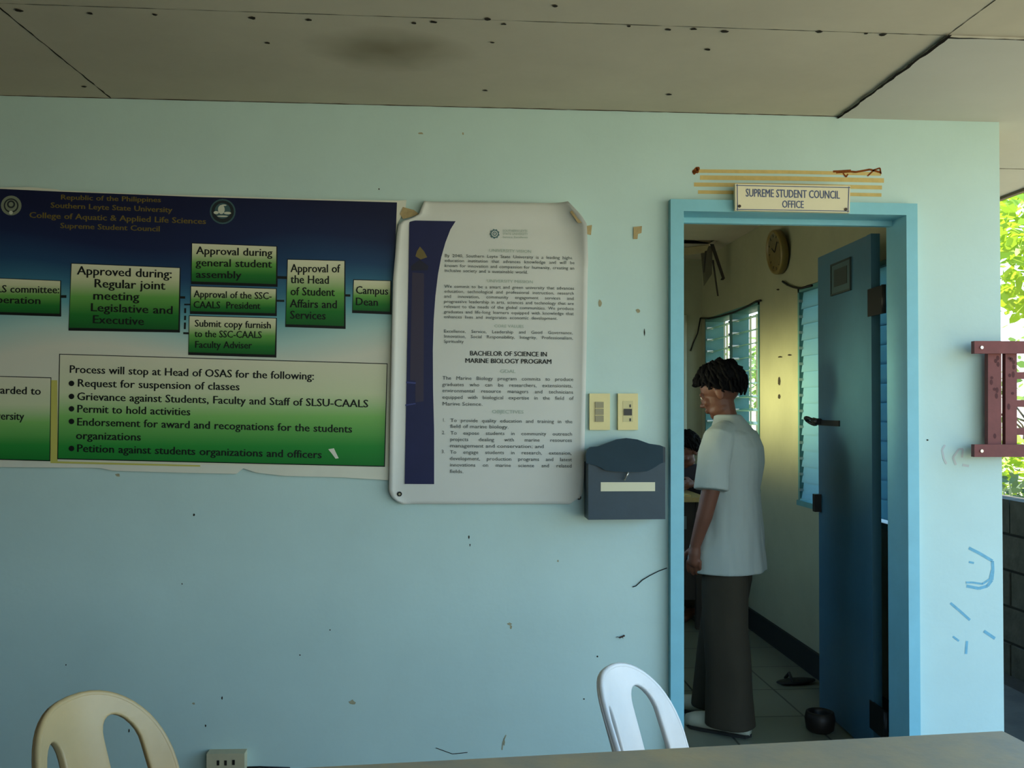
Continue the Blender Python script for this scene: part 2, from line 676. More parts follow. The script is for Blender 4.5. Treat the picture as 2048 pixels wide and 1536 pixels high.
stroke(mb, [(1004, 1500), (1006, 1484), (1012, 1470)], 2.2, 3)
stroke(mb, [(872, 1496), (905, 1508), (935, 1505)], 1.5, 4)
# blue scribbles and faint pink ones at the corner
stroke(mb, [(1938, 1096), (1960, 1107), (1985, 1122), (1986, 1140), (1984, 1160), (1975, 1172), (1958, 1177), (1933, 1172)], 6, 5)
stroke(mb, [(1984, 1140), (1980, 1158), (1965, 1168), (1945, 1165), (1932, 1165)], 4, 5, -0.001)
stroke(mb, [(1901, 1206), (1920, 1222), (1940, 1240)], 5, 5)
stroke(mb, [(1968, 1262), (1990, 1277)], 6, 5)
stroke(mb, [(1906, 1273), (1918, 1282)], 4, 5)
stroke(mb, [(1932, 1308), (1934, 1282)], 5, 5)
stroke(mb, [(1938, 1124), (1948, 1126)], 4, 5)
stroke(mb, [(1890, 890), (1884, 900), (1888, 918), (1893, 928)], 4, 6)
stroke(mb, [(1912, 930), (1906, 915), (1918, 898), (1926, 898), (1924, 915)], 4, 6)
stroke(mb, [(1925, 930), (1938, 932)], 5, 6)
wall_front = struct('wall_front', mb, [M_WALL, M_STRIPE, M_RUST, M_CHIP, M_SPOT, M_BLUEINK, M_PINK])

# right-hand office wall with its two window openings
W2 = (0.45, 1.64, 0.86, 2.025)
W1 = (2.285, 3.50, 0.86, 2.03)
mb = MB()
mb.box((WX, TH, 0), (XE, YK + 0.12, 0.86))
mb.box((WX, TH, 2.03), (XE, YK + 0.12, ZT))
for a, b in ((TH, W2[0]), (W2[1], W1[0]), (W1[1], YK + 0.12)):
    mb.box((WX, a, 0.86), (XE, b, 2.03))
for (x, yv, rx, ry) in ((1558, 762, 3, 11), (1558, 793, 3, 6), (1579, 710, 5, 2), (1560, 714, 5, 2), (1556, 579, 4, 2)):
    rnd = random.Random(x)
    mb.face([onX(x + rx * math.cos(k * 0.8) * rnd.uniform(0.6, 1.1), yv + ry * math.sin(k * 0.8) * rnd.uniform(0.6, 1.1), WX - 0.001) for k in range(8)], 1)
struct('wall_right', mb, [M_INNER, M_SPOT])
struct('wall_back', MB().box((-0.5, YK, 0), (WX, YK + 0.12, ZT)), M_INNER)
mb = MB()
mb.box((-0.5, TH, 0), (-0.38, YK, 0.95))
mb.box((-0.5, TH, 1.9), (-0.38, YK, ZT))
mb.box((-0.5, 0.75, 0.95), (-0.38, 0.95, 1.9))
mb.box((-0.5, TH, 0.95), (-0.38, 0.18, 1.9))
mb.box((-0.5, 2.6, 0.95), (-0.38, YK, 1.9))
struct('wall_left', mb, M_INNER)
struct('wall_added_left', MB().box((LX - 0.15, -4.6, 0), (LX, TH, ZC)), M_DWOOD)  # unseen dark wall, added to keep light off the left side
struct('wall_added_behind', MB().box((LX - 0.15, -4.75, 0), (0.25, -4.6, ZC)), M_DWOOD)  # unseen wall behind the camera, added to block light from the front left
struct('baseboard_right', MB().box((WX - 0.018, TH, 0), (WX, YK, 0.125)), M_BASE)
struct('baseboard_back', MB().box((-0.38, YK - 0.018, 0), (WX - 0.018, YK, 0.125)), M_BASE)

# floors
struct('floor', MB().box((LX, -4.6, -0.12), (EX + 0.05, 0, 0)), M_CONC)
o = struct('floor_office', MB().box((-0.5, 0, -0.12), (XE, YK + 0.12, 0)), M_TILE)

# ceilings
SX0, SY0 = 1.43, -0.77     # board seams
mb = MB()
mb.box((LX - 0.15, -4.6, ZC), (SX0, 0.0, ZC + 0.05))
mb.box((SX0, -4.6, ZC), (EX, SY0, ZC + 0.05))
mb.box((SX0, SY0, ZC - 0.006), (EX, 0.0, ZC + 0.044), 1)
mb.box((XE, 0.0, ZC - 0.006), (EX, 4.0, ZC + 0.044), 1)


def seam(p0, p1, w0, mi, z, rag=0.5, n=26):
    p0, p1 = V(p0), V(p1)
    d = (p1 - p0).normalized()
    nn = V((-d.y, d.x, 0))
    pa, pb = [], []
    for k in range(n + 1):
        p = p0.lerp(p1, k / n)
        pa.append(p + nn * w0 * random.uniform(1 - rag, 1 + rag))
        pb.append(p - nn * w0 * random.uniform(1 - rag, 1 + rag))
    for k in range(n):
        mb.face([V((q.x, q.y, z)) for q in (pa[k], pa[k + 1], pb[k + 1], pb[k])], mi)


zs = ZC - 0.0075
seam((SX0, 0, 0), (SX0, SY0 - 0.02, 0), 0.006, 2, zs, 0.6, 30)
seam((SX0, SY0, 0), (EX, SY0, 0), 0.004, 3, zs, 0.9, 40)
seam((SX0, SY0, 0), (SX0, -1.5, 0), 0.0012, 3, ZC - 0.001, 0.8, 30)
seam((-1.18, 0, 0), (-1.22, -0.9, 0), 0.0022, 3, ZC - 0.001, 0.95, 34)
seam((LX, SY0 - 0.02, 0), (SX0, SY0, 0), 0.0010, 3, ZC - 0.001, 0.98, 120)
seam((LX, -0.003, 0), (SX0, -0.003, 0), 0.003, 4, ZC - 0.0012, 0.9, 90)
seam((XE + 0.01, 0.66, 0), (EX, 0.66, 0), 0.0025, 4, zs, 0.5, 10)
for (x, yv, r) in ((38, 20, 14), (180, 26, 11), (310, 28, 9), (505, 35, 12), (618, 39, 10), (828, 45, 10), (867, 43, 11), (975, 37, 12), (985, 84, 9), (535, 85, 10), (970, 180, 10),
                   (1008, 47, 9), (1110, 11, 10), (1258, 51, 8), (1336, 58, 11), (1388, 57, 11), (1450, 62, 13), (1638, 62, 12), (1416, 98, 12), (1338, 188, 11), (1732, 66, 8), (1766, 68, 13), (168, 172, 11)):
    c = onZ(x, yv, ZC)
    rnd = random.Random(x)
    k_ = 0.62 * r / 560.0
    mb.face([V((c.x + k_ * math.cos(j * 0.785) * rnd.uniform(0.5, 1), c.y + k_ * 0.8 * math.sin(j * 0.785) * rnd.uniform(0.5, 1.1), ZC - 0.002)) for j in range(8)], 3)
c = onZ(775, 100, ZC)
add_stain(M_CEIL, (c.x, c.y, ZC), (0.26, 0.17, 0.5), (104, 92, 62), 0.7)
struct('ceiling', mb, [M_CEIL, M_CEIL2, M_GAP, M_SPOT, M_DARKRUST])

HX0, HX1, HY0, HY1 = 1.15, 1.80, 2.80, 3.05       # torn hole in the office ceiling
mb = MB()
mb.box((-0.5, TH, ZI), (HX0, YK, ZI + 0.02))
mb.box((HX1, TH, ZI), (WX, YK, ZI + 0.02))
mb.box((HX0, TH, ZI), (HX1, HY0, ZI + 0.02))
mb.box((HX0, HY1, ZI), (HX1, YK, ZI + 0.02))
struct('ceiling_office', mb, M_CEIL)
# roof deck over everything (keeps the sky out of the ceiling void)
struct('roof', MB().box((LX - 0.3, -4.8, ZT), (EX + 0.03, 4.1, ZT + 0.05)), M_ROOF)
mb = MB().box((EX, -4.8, ZC - 0.02), (EX + 0.025, 4.05, ZT))
mb.box((XE, 4.0, ZC - 0.02), (EX, 4.025, ZT))
struct('trim_eave', mb, M_FASCIA)
struct('ground', MB().box((-60, -60, -0.3), (60, 60, -0.14)), M_DIRT)

struct('path', MB().box((EX + 0.05, -4.6, -0.14), (3.10, 8.0, -0.09)), mat('damp_soil', (58, 54, 44), 0.95, 0.3, 8, 0.3, 30, 0.1))
struct('apron', MB().box((XE, 0.0, -0.14), (EX + 0.05, 8.0, -0.02)), mat('mossy_concrete', (74, 72, 62), 0.9, 0.3, 6, 0.2, 40, 0.1))

# door casing
mb = MB()
mb.box((FX0, -0.036, 0), (DX0, TH + 0.004, DZ))
mb.box((DX1, -0.036, 0), (FX1, TH + 0.004, DZ))
mb.box((FX0, -0.036, DZ), (FX1, TH + 0.004, FZ))
mb.box((DX0, 0.075, DZ - 0.02), (DX1, 0.10, DZ))
struct('trim_1', mb, M_TRIM, bevel=0.003)

# door leaf, opened inward against the right
hinge = V((1.676, 0.150, 0.0))
free = V((1.708, 0.890, 0.0))
ang = math.atan2((free - hinge).y, (free - hinge).x)
DW = (free - hinge).length
d = bpy.data.objects.new('door_1', None)
COL.objects.link(d)
d.location = hinge
d.rotation_euler = (0, 0, ang)
d['kind'] = 'structure'
# local frame: +x along the leaf from the hinge, +y = away from the viewer's side... face seen from the doorway is +y
mb = MB().box((0.120, -0.032, 0.012), (DW, 0.0, 2.075))
obj('leaf', mb, M_DOOR, d, bevel=0.002)
mb = MB().box((0.120, -0.001, 0.012), (0.16, 0.004, 2.075))
obj('hinge_stile', mb, M_DOOR, d)
for zz in (0.17, 1.80):
    mb = MB().box((-0.012, 0.0, zz - 0.055), (0.150, 0.007, zz + 0.055))
    mb.cyl((-0.004, 0.006, zz - 0.055), (0, 0, 1), 0.009, 0.11, seg=10)
    tag(obj('hinge', mb, M_DARKM, d), 'dark iron hinge')
# number plate fixed near the top of the door
mb = MB().box((0.33, 0.0, 1.875), (0.56, 0.005, 2.015))
pl = obj('door_plaque', mb, mat('plaque_green', (60, 84, 84), 0.6), d)
mb = MB()
for a, b in (((0.33, 1.875), (0.338, 2.015)), ((0.552, 1.875), (0.56, 2.015)), ((0.33, 1.875), (0.56, 1.883)), ((0.33, 2.007), (0.56, 2.015))):
    mb.box((a[0], 0.004, a[1]), (b[0], 0.008, b[1]))
mb.box((0.37, 0.004, 1.91), (0.52, 0.0065, 1.985))
obj('plaque_border', mb, mat('plaque_dark', (40, 50, 46), 0.6), pl)
# hasp strap and ring near the free edge
mb = MB().box((DW - 0.27, 0.0, 1.300), (DW + 0.005, 0.006, 1.325))
mb.tube([(DW - 0.05, 0.012, 1.318), (DW + 0.0, 0.012, 1.318), (DW + 0.03, 0.012, 1.322)], 0.014, 10)
h = obj('door_hasp', mb, M_DARKM, d)
mb = MB()
mb.tube([(DW + 0.07 + 0.045 * math.cos(t * math.pi / 10), 0.012 + 0.02 * math.sin(t * math.pi / 10), 1.318 + 0.016 * math.sin(t * math.pi / 10)) for t in range(21)], 0.008, 8)
obj('ring', mb, M_DARKM, h)
mb = MB().box((DW - 0.035, 0.0, 0.905), (DW - 0.004, 0.03, 0.985))
tag(obj('door_latch', mb, M_DARKM, d, bevel=0.004), 'dark latch block low on the door edge')

# windows in the right wall
def window(name, y0, y1, z0, z1, nb, closed, blade_mat):
    e = bpy.data.objects.new(name, None)
    COL.objects.link(e)
    e.location = (WX, (y0 + y1) / 2, z0)
    e['kind'] = 'structure'
    xm = WX + (0.014 if closed else 0.05)
    mb = MB()
    t = 0.022
    mb.box((WX - 0.006, y0, z0), (XE - 0.02, y0 + t, z1))
    mb.box((WX - 0.006, y1 - t, z0), (XE - 0.02, y1, z1))
    mb.box((WX - 0.006, y0, z1 - t), (XE - 0.02, y1, z1))
    mb.box((WX - 0.012, y0 - 0.01, z0 - 0.005), (XE - 0.02, y1 + 0.01, z0 + t))
    child('window_frame', mb, M_WTRIM, e)
    ym = [y0 + t + (y1 - y0 - 2 * t) * k / nb for k in range(nb + 1)]
    for k in range(1, nb):
        mb = MB().box((WX + 0.005, ym[k] - 0.035, z0 + t), (XE - 0.03, ym[k] + 0.035, z1 - t))
        child('mullion', mb, M_WTRIM, e)
    for k in range(nb):
        a = ym[k] + (0.036 if k else 0.002)
        b = ym[k + 1] - (0.036 if k < nb - 1 else 0.002)
        mb = MB()
        n = 13
        for i in range(n):
            zc = z0 + t + 0.02 + (z1 - z0 - 2 * t - 0.02) * (i + 0.45) / n
            if closed:
                mb.hexa([(xm - 0.010, a, zc - 0.046), (xm - 0.006, a, zc - 0.046), (xm - 0.006, b, zc - 0.046), (xm - 0.010, b, zc - 0.046),
                         (xm + 0.004, a, zc + 0.046), (xm + 0.008, a, zc + 0.046), (xm + 0.008, b, zc + 0.046), (xm + 0.004, b, zc + 0.046)])
            else:
                mb.hexa([(xm - 0.045, a, zc - 0.010), (xm + 0.045, a, zc + 0.004), (xm + 0.045, b, zc + 0.004), (xm - 0.045, b, zc - 0.010),
                         (xm - 0.045, a, zc - 0.006), (xm + 0.045, a, zc + 0.008), (xm + 0.045, b, zc + 0.008), (xm - 0.045, b, zc - 0.006)])
        child('louvre_blades', mb, blade_mat, e)
        mb = MB()
        for i in range(n):
            zc = z0 + t + 0.02 + (z1 - z0 - 2 * t - 0.02) * (i + 0.45) / n
            for q in (a, b - 0.012):
                mb.box((xm - (0.022 if closed else 0.05), q, zc - 0.008), (xm - 0.005, q + 0.012, zc + 0.006))
        child('blade_clips', mb, M_STEEL, e)
    return e, ym


w2, _ = window('window_2', *W2, 1, True, M_FROST)
w1, ym = window('window_1', *W1, 2, False, M_CLEAR)
mb = MB()
for k in range(9):
    yv = W1[0] + 0.07 + k * 0.135
    mb.box((XE - 0.014, yv - 0.006, 0.89), (XE - 0.002, yv + 0.006, 2.0))
child('window_grille', mb, M_FABRIC, w1)

# ================================================================== THINGS ON THE FRONT WALL
# ---- flow-chart banner (runs out of the frame on the left)
def z1(x, y):
    return (x * 0.40039, 360 + y * 0.40039)


YB = -0.012
bl = onY(350, 940, YB)
banner = thing('wall_banner', (bl.x, -0.006, bl.z), 'wide blue and green tarpaulin banner with flow chart boxes on the blue wall', 'banner')
top = [(-290, -25), (0, 38), (140, 35), (285, 47), (300, 52), (700, 70), (1100, 80), (1500, 93), (1700, 98), (1990, 103), (2030, 100)]
bot = [(1946, 1500), (1700, 1485), (1420, 1478), (1280, 1462), (1215, 1440), (1180, 1468), (900, 1462), (560, 1452), (500, 1438), (0, 1434), (-290, 1420)]
right = [(2026, 140), (1985, 220), (1975, 300), (1972, 420), (1965, 800), (1955, 1200)]
pts = [z1(*p) for p in top + right + bot]
mb = MB()
P, off = plate(pts, YB, -0.006)
mb.prism(P, off)
child('sheet', mb, M_TARP, banner)
mb = MB()
P, off = plate([z1(*p) for p in ((-290, -10), (0, 44), (300, 58), (1000, 85), (1983, 112), (1972, 420), (1962, 850), (1946, 1432), (1000, 1420), (-290, 1395))], YB - 0.0012, YB)
mb.prism(P, off)
zt, zb = onY(*z1(900, 75), YB).z, onY(*z1(900, 1420), YB).z
M_BG = ramp_mat('banner_print', [(0.0, (218, 216, 190)), (0.44, (214, 214, 196)), (0.52, (172, 204, 196)), (0.60, (104, 166, 174)), (0.68, (58, 112, 138)), (0.76, (36, 70, 106)), (0.87, (26, 38, 74)), (1.0, (20, 26, 58))],
                coord='Object', lo=zb - bl.z, hi=zt - bl.z, wob=0.07)
child('printed_background', mb, M_BG, banner)
STOP = [(0.0, (24, 92, 40)), (0.22, (36, 116, 46)), (0.5, (104, 164, 78)), (0.78, (206, 210, 168)), (1.0, (222, 220, 190))]
STOPH = [(0.0, (24, 116, 44)), (0.18, (42, 140, 56)), (0.45, (128, 186, 100)), (0.66, (204, 212, 172)), (1.0, (216, 214, 188))]
BOXES = [
    ('A', [(-290, 480), (300, 505), (297, 668), (-290, 650)], STOP, [("SSC-CAALS committee:", (-235, 557), (298, 566), 36), ("deliberation", (-112, 612), (205, 620), 36)]),
    ('B', [(358, 418), (897, 440), (890, 748), (345, 738)], STOP, [("Approved during:", (385, 472), (860, 490), 42), ("Regular joint", (468, 536), (825, 548), 42), ("meeting", (463, 597), (695, 603), 42), ("Legislative and", (450, 655), (865, 670), 40), ("Executive", (460, 715), (720, 725), 40)]),
    ('C', [(960, 317), (1380, 333), (1378, 520), (957, 506)], STOP, [("Approval during", (980, 370), (1360, 382), 38), ("general student", (978, 430), (1358, 438), 38), ("assembly", (978, 488), (1205, 492), 36)]),
    ('D', [(955, 532), (1378, 545), (1374, 666), (952, 655)], STOP, [("Approval of the SSC-", (968, 585), (1358, 596), 34), ("CAALS  President", (965, 639), (1300, 645), 34)]),
    ('E', [(947, 680), (1378, 692), (1372, 873), (943, 860)], STOP, [("Submit copy furnish", (972, 732), (1355, 742), 34), ("to the SSC-CAALS", (972, 784), (1308, 790), 34), ("Faculty Adviser", (972, 838), (1258, 842), 34)]),
    ('F', [(1438, 398), (1720, 405), (1718, 730), (1428, 720)], STOP, [("Approval of", (1452, 460), (1697, 462), 40), ("the Head", (1452, 515), (1645, 519), 40), ("of Student", (1450, 575), (1672, 580), 40), ("Affairs and", (1448, 636), (1685, 641), 40), ("Services", (1448, 693), (1628, 697), 40)]),
    ('G', [(1768, 500), (1950, 505), (1948, 658), (1762, 650)], STOP, [("Campus", (1776, 568), (1940, 573), 38), ("Dean", (1774, 625), (1890, 629), 38)]),
    ('H', [(300, 872), (1932, 920), (1918, 1428), (290, 1390)], STOPH, [("Process will stop at Head of OSAS for the following:", (345, 963), (1570, 998), 38), ("Request for suspension of classes", (385, 1032), (1198, 1051), 38),
                                                                 ("Grievance against Students, Faculty and Staff of SLSU-CAALS", (383, 1099), (1840, 1136), 38), ("Permit to hold activities", (383, 1161), (952, 1176), 38),
                                                                 ("Endorsement for award and recognations for the students", (382, 1226), (1760, 1262), 38), ("organizations", (378, 1294), (705, 1302), 38), ("Petition against students organizations and officers", (382, 1358), (1608, 1390), 38)]),
    ('I', [(-290, 975), (252, 990), (246, 1400), (-290, 1385)], STOPH, [("forwarded to", (-112, 1064), (205, 1073), 38), ("University", (-95, 1195), (120, 1199), 38)]),
]
for (nm, q, st, lines) in BOXES:
    mb = MB()
    cx = sum(p[0] for p in q) / 4
    cy = sum(p[1] for p in q) / 4
    sh = 14 if nm not in 'HI' else 9
    # printed drop-shadow and outline, one slab behind the coloured panel
    back = [(q[0][0] - 3, q[0][1] - 4), (q[1][0] + 5, q[1][1] - 3), (q[2][0] + sh * 0.6, q[2][1] + sh), (q[3][0] - 3, q[3][1] + sh)] if nm not in 'HI' else [(q[0][0] - 4, q[0][1] - 4), (q[1][0] + 4, q[1][1] - 4), (q[2][0] + 5, q[2][1] + 5), (q[3][0] - 4, q[3][1] + 5)]
    P, off = plate([z1(*p) for p in back], YB - 0.0022, YB - 0.0012)
    mb.prism(P, off)
    fb = child('box_outline', mb, M_INK, banner)
    mb = MB()
    P, off = plate([z1(*p) for p in q], YB - 0.0032, YB - 0.0022)
    mb.prism(P, off)
    pn = child('flow_chart_box', mb, ramp_mat('green_box_print_' + nm, st), banner)
    mb = MB()
    for (s, a, b, cap) in lines:
        text(mb, s, z1(*a), z1(*b), cap * 0.40039, YB - 0.0040, bold=1)
    if nm == 'H':
        for by in (1016, 1081, 1143, 1206, 1341):
            mb.disc(onY(*z1(357, by), YB - 0.004), (1, 0, 0), (0, 0, 1), 0.0095, 0.0095, 0, 16)
        mb.face([onY(*z1(*p), YB - 0.0042) for p in ((1640, 1345), (1668, 1340), (1678, 1362), (1692, 1390), (1676, 1392), (1660, 1370))], 1)
    child('lettering', mb, [M_INK, M_TARP], pn)
def bar(x0, y0, x1, y1, t):
    if abs(x1 - x0) > abs(y1 - y0):
        q = [(x0, y0 - t), (x1, y1 - t), (x1, y1 + t), (x0, y0 + t)]
    else:
        q = [(x0 - t, y0), (x0 + t, y0), (x1 + t, y1), (x1 - t, y1)]
    mb = MB()
    mb.face([onY(*z1(*p), YB - 0.0019) for p in q])
    child('connector_line', mb, M_INK, banner)


for b in ((300, 582, 332, 582, 7), (893, 586, 925, 587, 6), (920, 622, 950, 622, 4), (925, 640, 925, 665, 5), (925, 678, 924, 700, 5), (924, 712, 923, 745, 5), (915, 765, 942, 766, 5), (1376, 603, 1420, 604, 5), (1378, 486, 1432, 488, 7), (1718, 576, 1750, 577, 6)):
    bar(*b)
mb = MB()
for (s, a, b, cap) in (("Republic of the Philippines", (302, 97), (805, 111), 24), ("Southern Leyte State University", (252, 138), (860, 162), 26), ("College of Aquatic & Applied Life Sciences", (145, 188), (1030, 220), 28), ("Supreme Student Council", (300, 240), (800, 257), 26)):
    text(mb, s, z1(*a), z1(*b), cap * 0.40039, YB - 0.0019, bold=1)
child('heading', mb, M_GOLD, banner)
# the two seals
for (cx, cy, r, style) in ((57, 128, 56, 0), (1113, 158, 62, 1)):
    mb = MB()
    cc = onY(*z1(cx, cy), YB)
    k = r * 0.40039 / 560

    def D(dx, dy, rr, mi, lay, rv=None):
        mb.disc((cc.x + dx * k, YB - 0.0016 - lay * 0.0004, cc.z + dy * k), (1, 0, 0), (0, 0, 1), rr * k, (rv or rr) * k, mi, 24)
    if style == 0:
        D(0, 0, 0.86, 0, 0); D(0, 0, 0.62, 1, 1); D(0, 0, 0.50, 0, 2); D(0, 0.1, 0.34, 1, 3); D(0, 0.1, 0.2, 0, 4); D(0, -0.62, 0.16, 2, 3)
    else:
        D(0, 0, 1.0, 3, 0); D(0, 0, 0.88, 1, 1); D(0, 0.05, 0.62, 3, 2); D(-0.1, 0.15, 0.26, 2, 3, 0.36); D(0.38, -0.12, 0.28, 2, 3, 0.1); D(-0.5, -0.1, 0.2, 2, 3, 0.12); D(0, -0.38, 0.42, 2, 3, 0.06); D(0.1, 0.5, 0.2, 2, 3, 0.06)
    child('seal', mb, [mat('seal_grey', (128, 136, 116), 0.5), mat('seal_dark', (30, 38, 42), 0.5), mat('seal_white', (206, 210, 190), 0.5), mat('seal_blue', (62, 92, 96), 0.5)], banner)
mb = MB()
mb.face([onY(*z1(*p), YB - 0.0017) for p in ((254, 1000), (286, 1000), (288, 1412), (252, 1412))])
mb.face([onY(*z1(*p), YB - 0.0018) for p in ((252, 1404), (1000, 1424), (1000, 1432), (252, 1414))])
child('yellow_edge_strip', mb, mat('yellow_print', (196, 190, 96), 0.5), banner)

# ---- marine biology poster with curled edges
def z2(x, y):
    return (760 + x * 0.42963, 390 + y * 0.42963)


def interp(tab, t):
    for (a, va), (b, vb) in zip(tab, tab[1:]):
        if t <= b:
            return va + (vb - va) * (t - a) / (b - a) if b > a else vb
    return tab[-1][1]


LEFT = [(30, 205), (70, 190), (100, 180), (130, 88), (180, 80), (400, 62), (900, 52), (1380, 42), (1415, 60), (1438, 105)]
RIGHT = [(30, 870), (60, 895), (100, 930), (140, 955), (300, 966), (700, 960), (1000, 954), (1300, 948), (1400, 938), (1438, 880)]
YP = -0.016
pp = onY(*z2(510, 1430), YP)
poster = thing('programme_poster', (pp.x, -0.006, pp.z), 'tall white marine biology programme poster with navy side band and curled corners', 'poster')
mb = MB()
NX, NY = 44, 90
grid = []
for j in range(NY + 1):
    ty = 30 + (1438 - 30) * j / NY
    x0, x1 = interp(LEFT, ty), interp(RIGHT, ty)
    row = []
    for i in range(NX + 1):
        s = i / NX
        x = x0 + (x1 - x0) * s
        yy = ty + (8 * s if j < 6 else 6 * s * (1 - j / NY))
        o = 0.0
        o -= 0.020 * max(0, 1 - s / 0.07) ** 2 * (0.4 + 0.6 * math.sin(math.pi * min(1, max(0, (ty - 90) / 1300))))
        if s > 0.86 and ty < 330:
            o -= 0.035 * ((s - 0.86) / 0.14) ** 2 * (1 - abs(ty - 110) / 240 if abs(ty - 110) < 240 else 0)
        o -= 0.010 * max(0, (s - 0.93) / 0.07) ** 2
        if ty < 130:
            o -= 0.006 * math.sin((130 - ty) / 100 * math.pi)
        o += 0.0006 * math.sin(s * 9 + ty * 0.01)
        row.append(mb.bm.verts.new(onY(*z2(x, yy), YP) + V((0, o, 0))))
    grid.append(row)
for j in range(NY):
    for i in range(NX):
        f = mb.bm.faces.new((grid[j][i], grid[j][i + 1], grid[j + 1][i + 1], grid[j + 1][i]))
        f.smooth = True
rim_ = [grid[0][i] for i in range(NX + 1)] + [grid[j][NX] for j in range(1, NY + 1)] + [grid[NY][i] for i in range(NX - 1, -1, -1)] + [grid[j][0] for j in range(NY - 1, 0, -1)]
bk = {v: mb.bm.verts.new(v.co + V((0, 0.0012, 0))) for r_ in grid for v in r_}
for f in mb.bm.faces[:]:
    mb.bm.faces.new([bk[v] for v in reversed(f.verts)]).smooth = True
for a_, b_ in zip(rim_, rim_[1:] + rim_[:1]):
    mb.bm.faces.new((b_, a_, bk[a_], bk[b_]))
mb.bm.normal_update()
sheet = child('sheet', mb, M_PAPERW, poster)
YT = YP - 0.0022
band = [(137, 118), (352, 122), (328, 160), (305, 220), (285, 290), (270, 370), (258, 470), (250, 580), (246, 720), (247, 900), (252, 1100), (252, 1346), (115, 1345), (120, 1060), (128, 640)]
mb = MB()
P, off = plate([z2(*p) for p in band], YT, YT + 0.0008)
mb.prism(P, off)
child('navy_band', mb, M_NAVY, poster)
mb = MB()
mb.face([onY(*z2(*p), YT - 0.0004) for p in ((150, 360), (205, 365), (203, 960), (165, 965), (165, 865), (140, 862))], 0)
mb.face([onY(*z2(*p), YT - 0.0004) for p in ((165, 285), (172, 262), (186, 240), (205, 262), (220, 290), (190, 300))], 1)
mb.face([onY(*z2(*p), YT - 0.0006) for p in ((145, 330), (185, 300), (225, 330), (222, 350), (146, 352))], 2)
mb.face([onY(*z2(*p), YT - 0.0005) for p in ((122, 868), (168, 872), (166, 880), (122, 876))], 3)
mb.face([onY(*z2(*p), YT - 0.0005) for p in ((118, 975), (166, 968), (166, 974), (118, 982))], 3)
child('band_picture', mb, [mat('purple_print', (50, 44, 66), 0.5), mat('ochre_print', (110, 96, 50), 0.5), mat('deep_navy_print', (22, 24, 46), 0.5), mat('blue_line_print', (56, 64, 120), 0.5)], poster)
mb = MB()
p3 = lambda x, y: (870 + x * 0.16931, 440 + y * 0.16931)
p4 = lambda x, y: (870 + x * 0.18224, 680 + y * 0.18224)
J = True
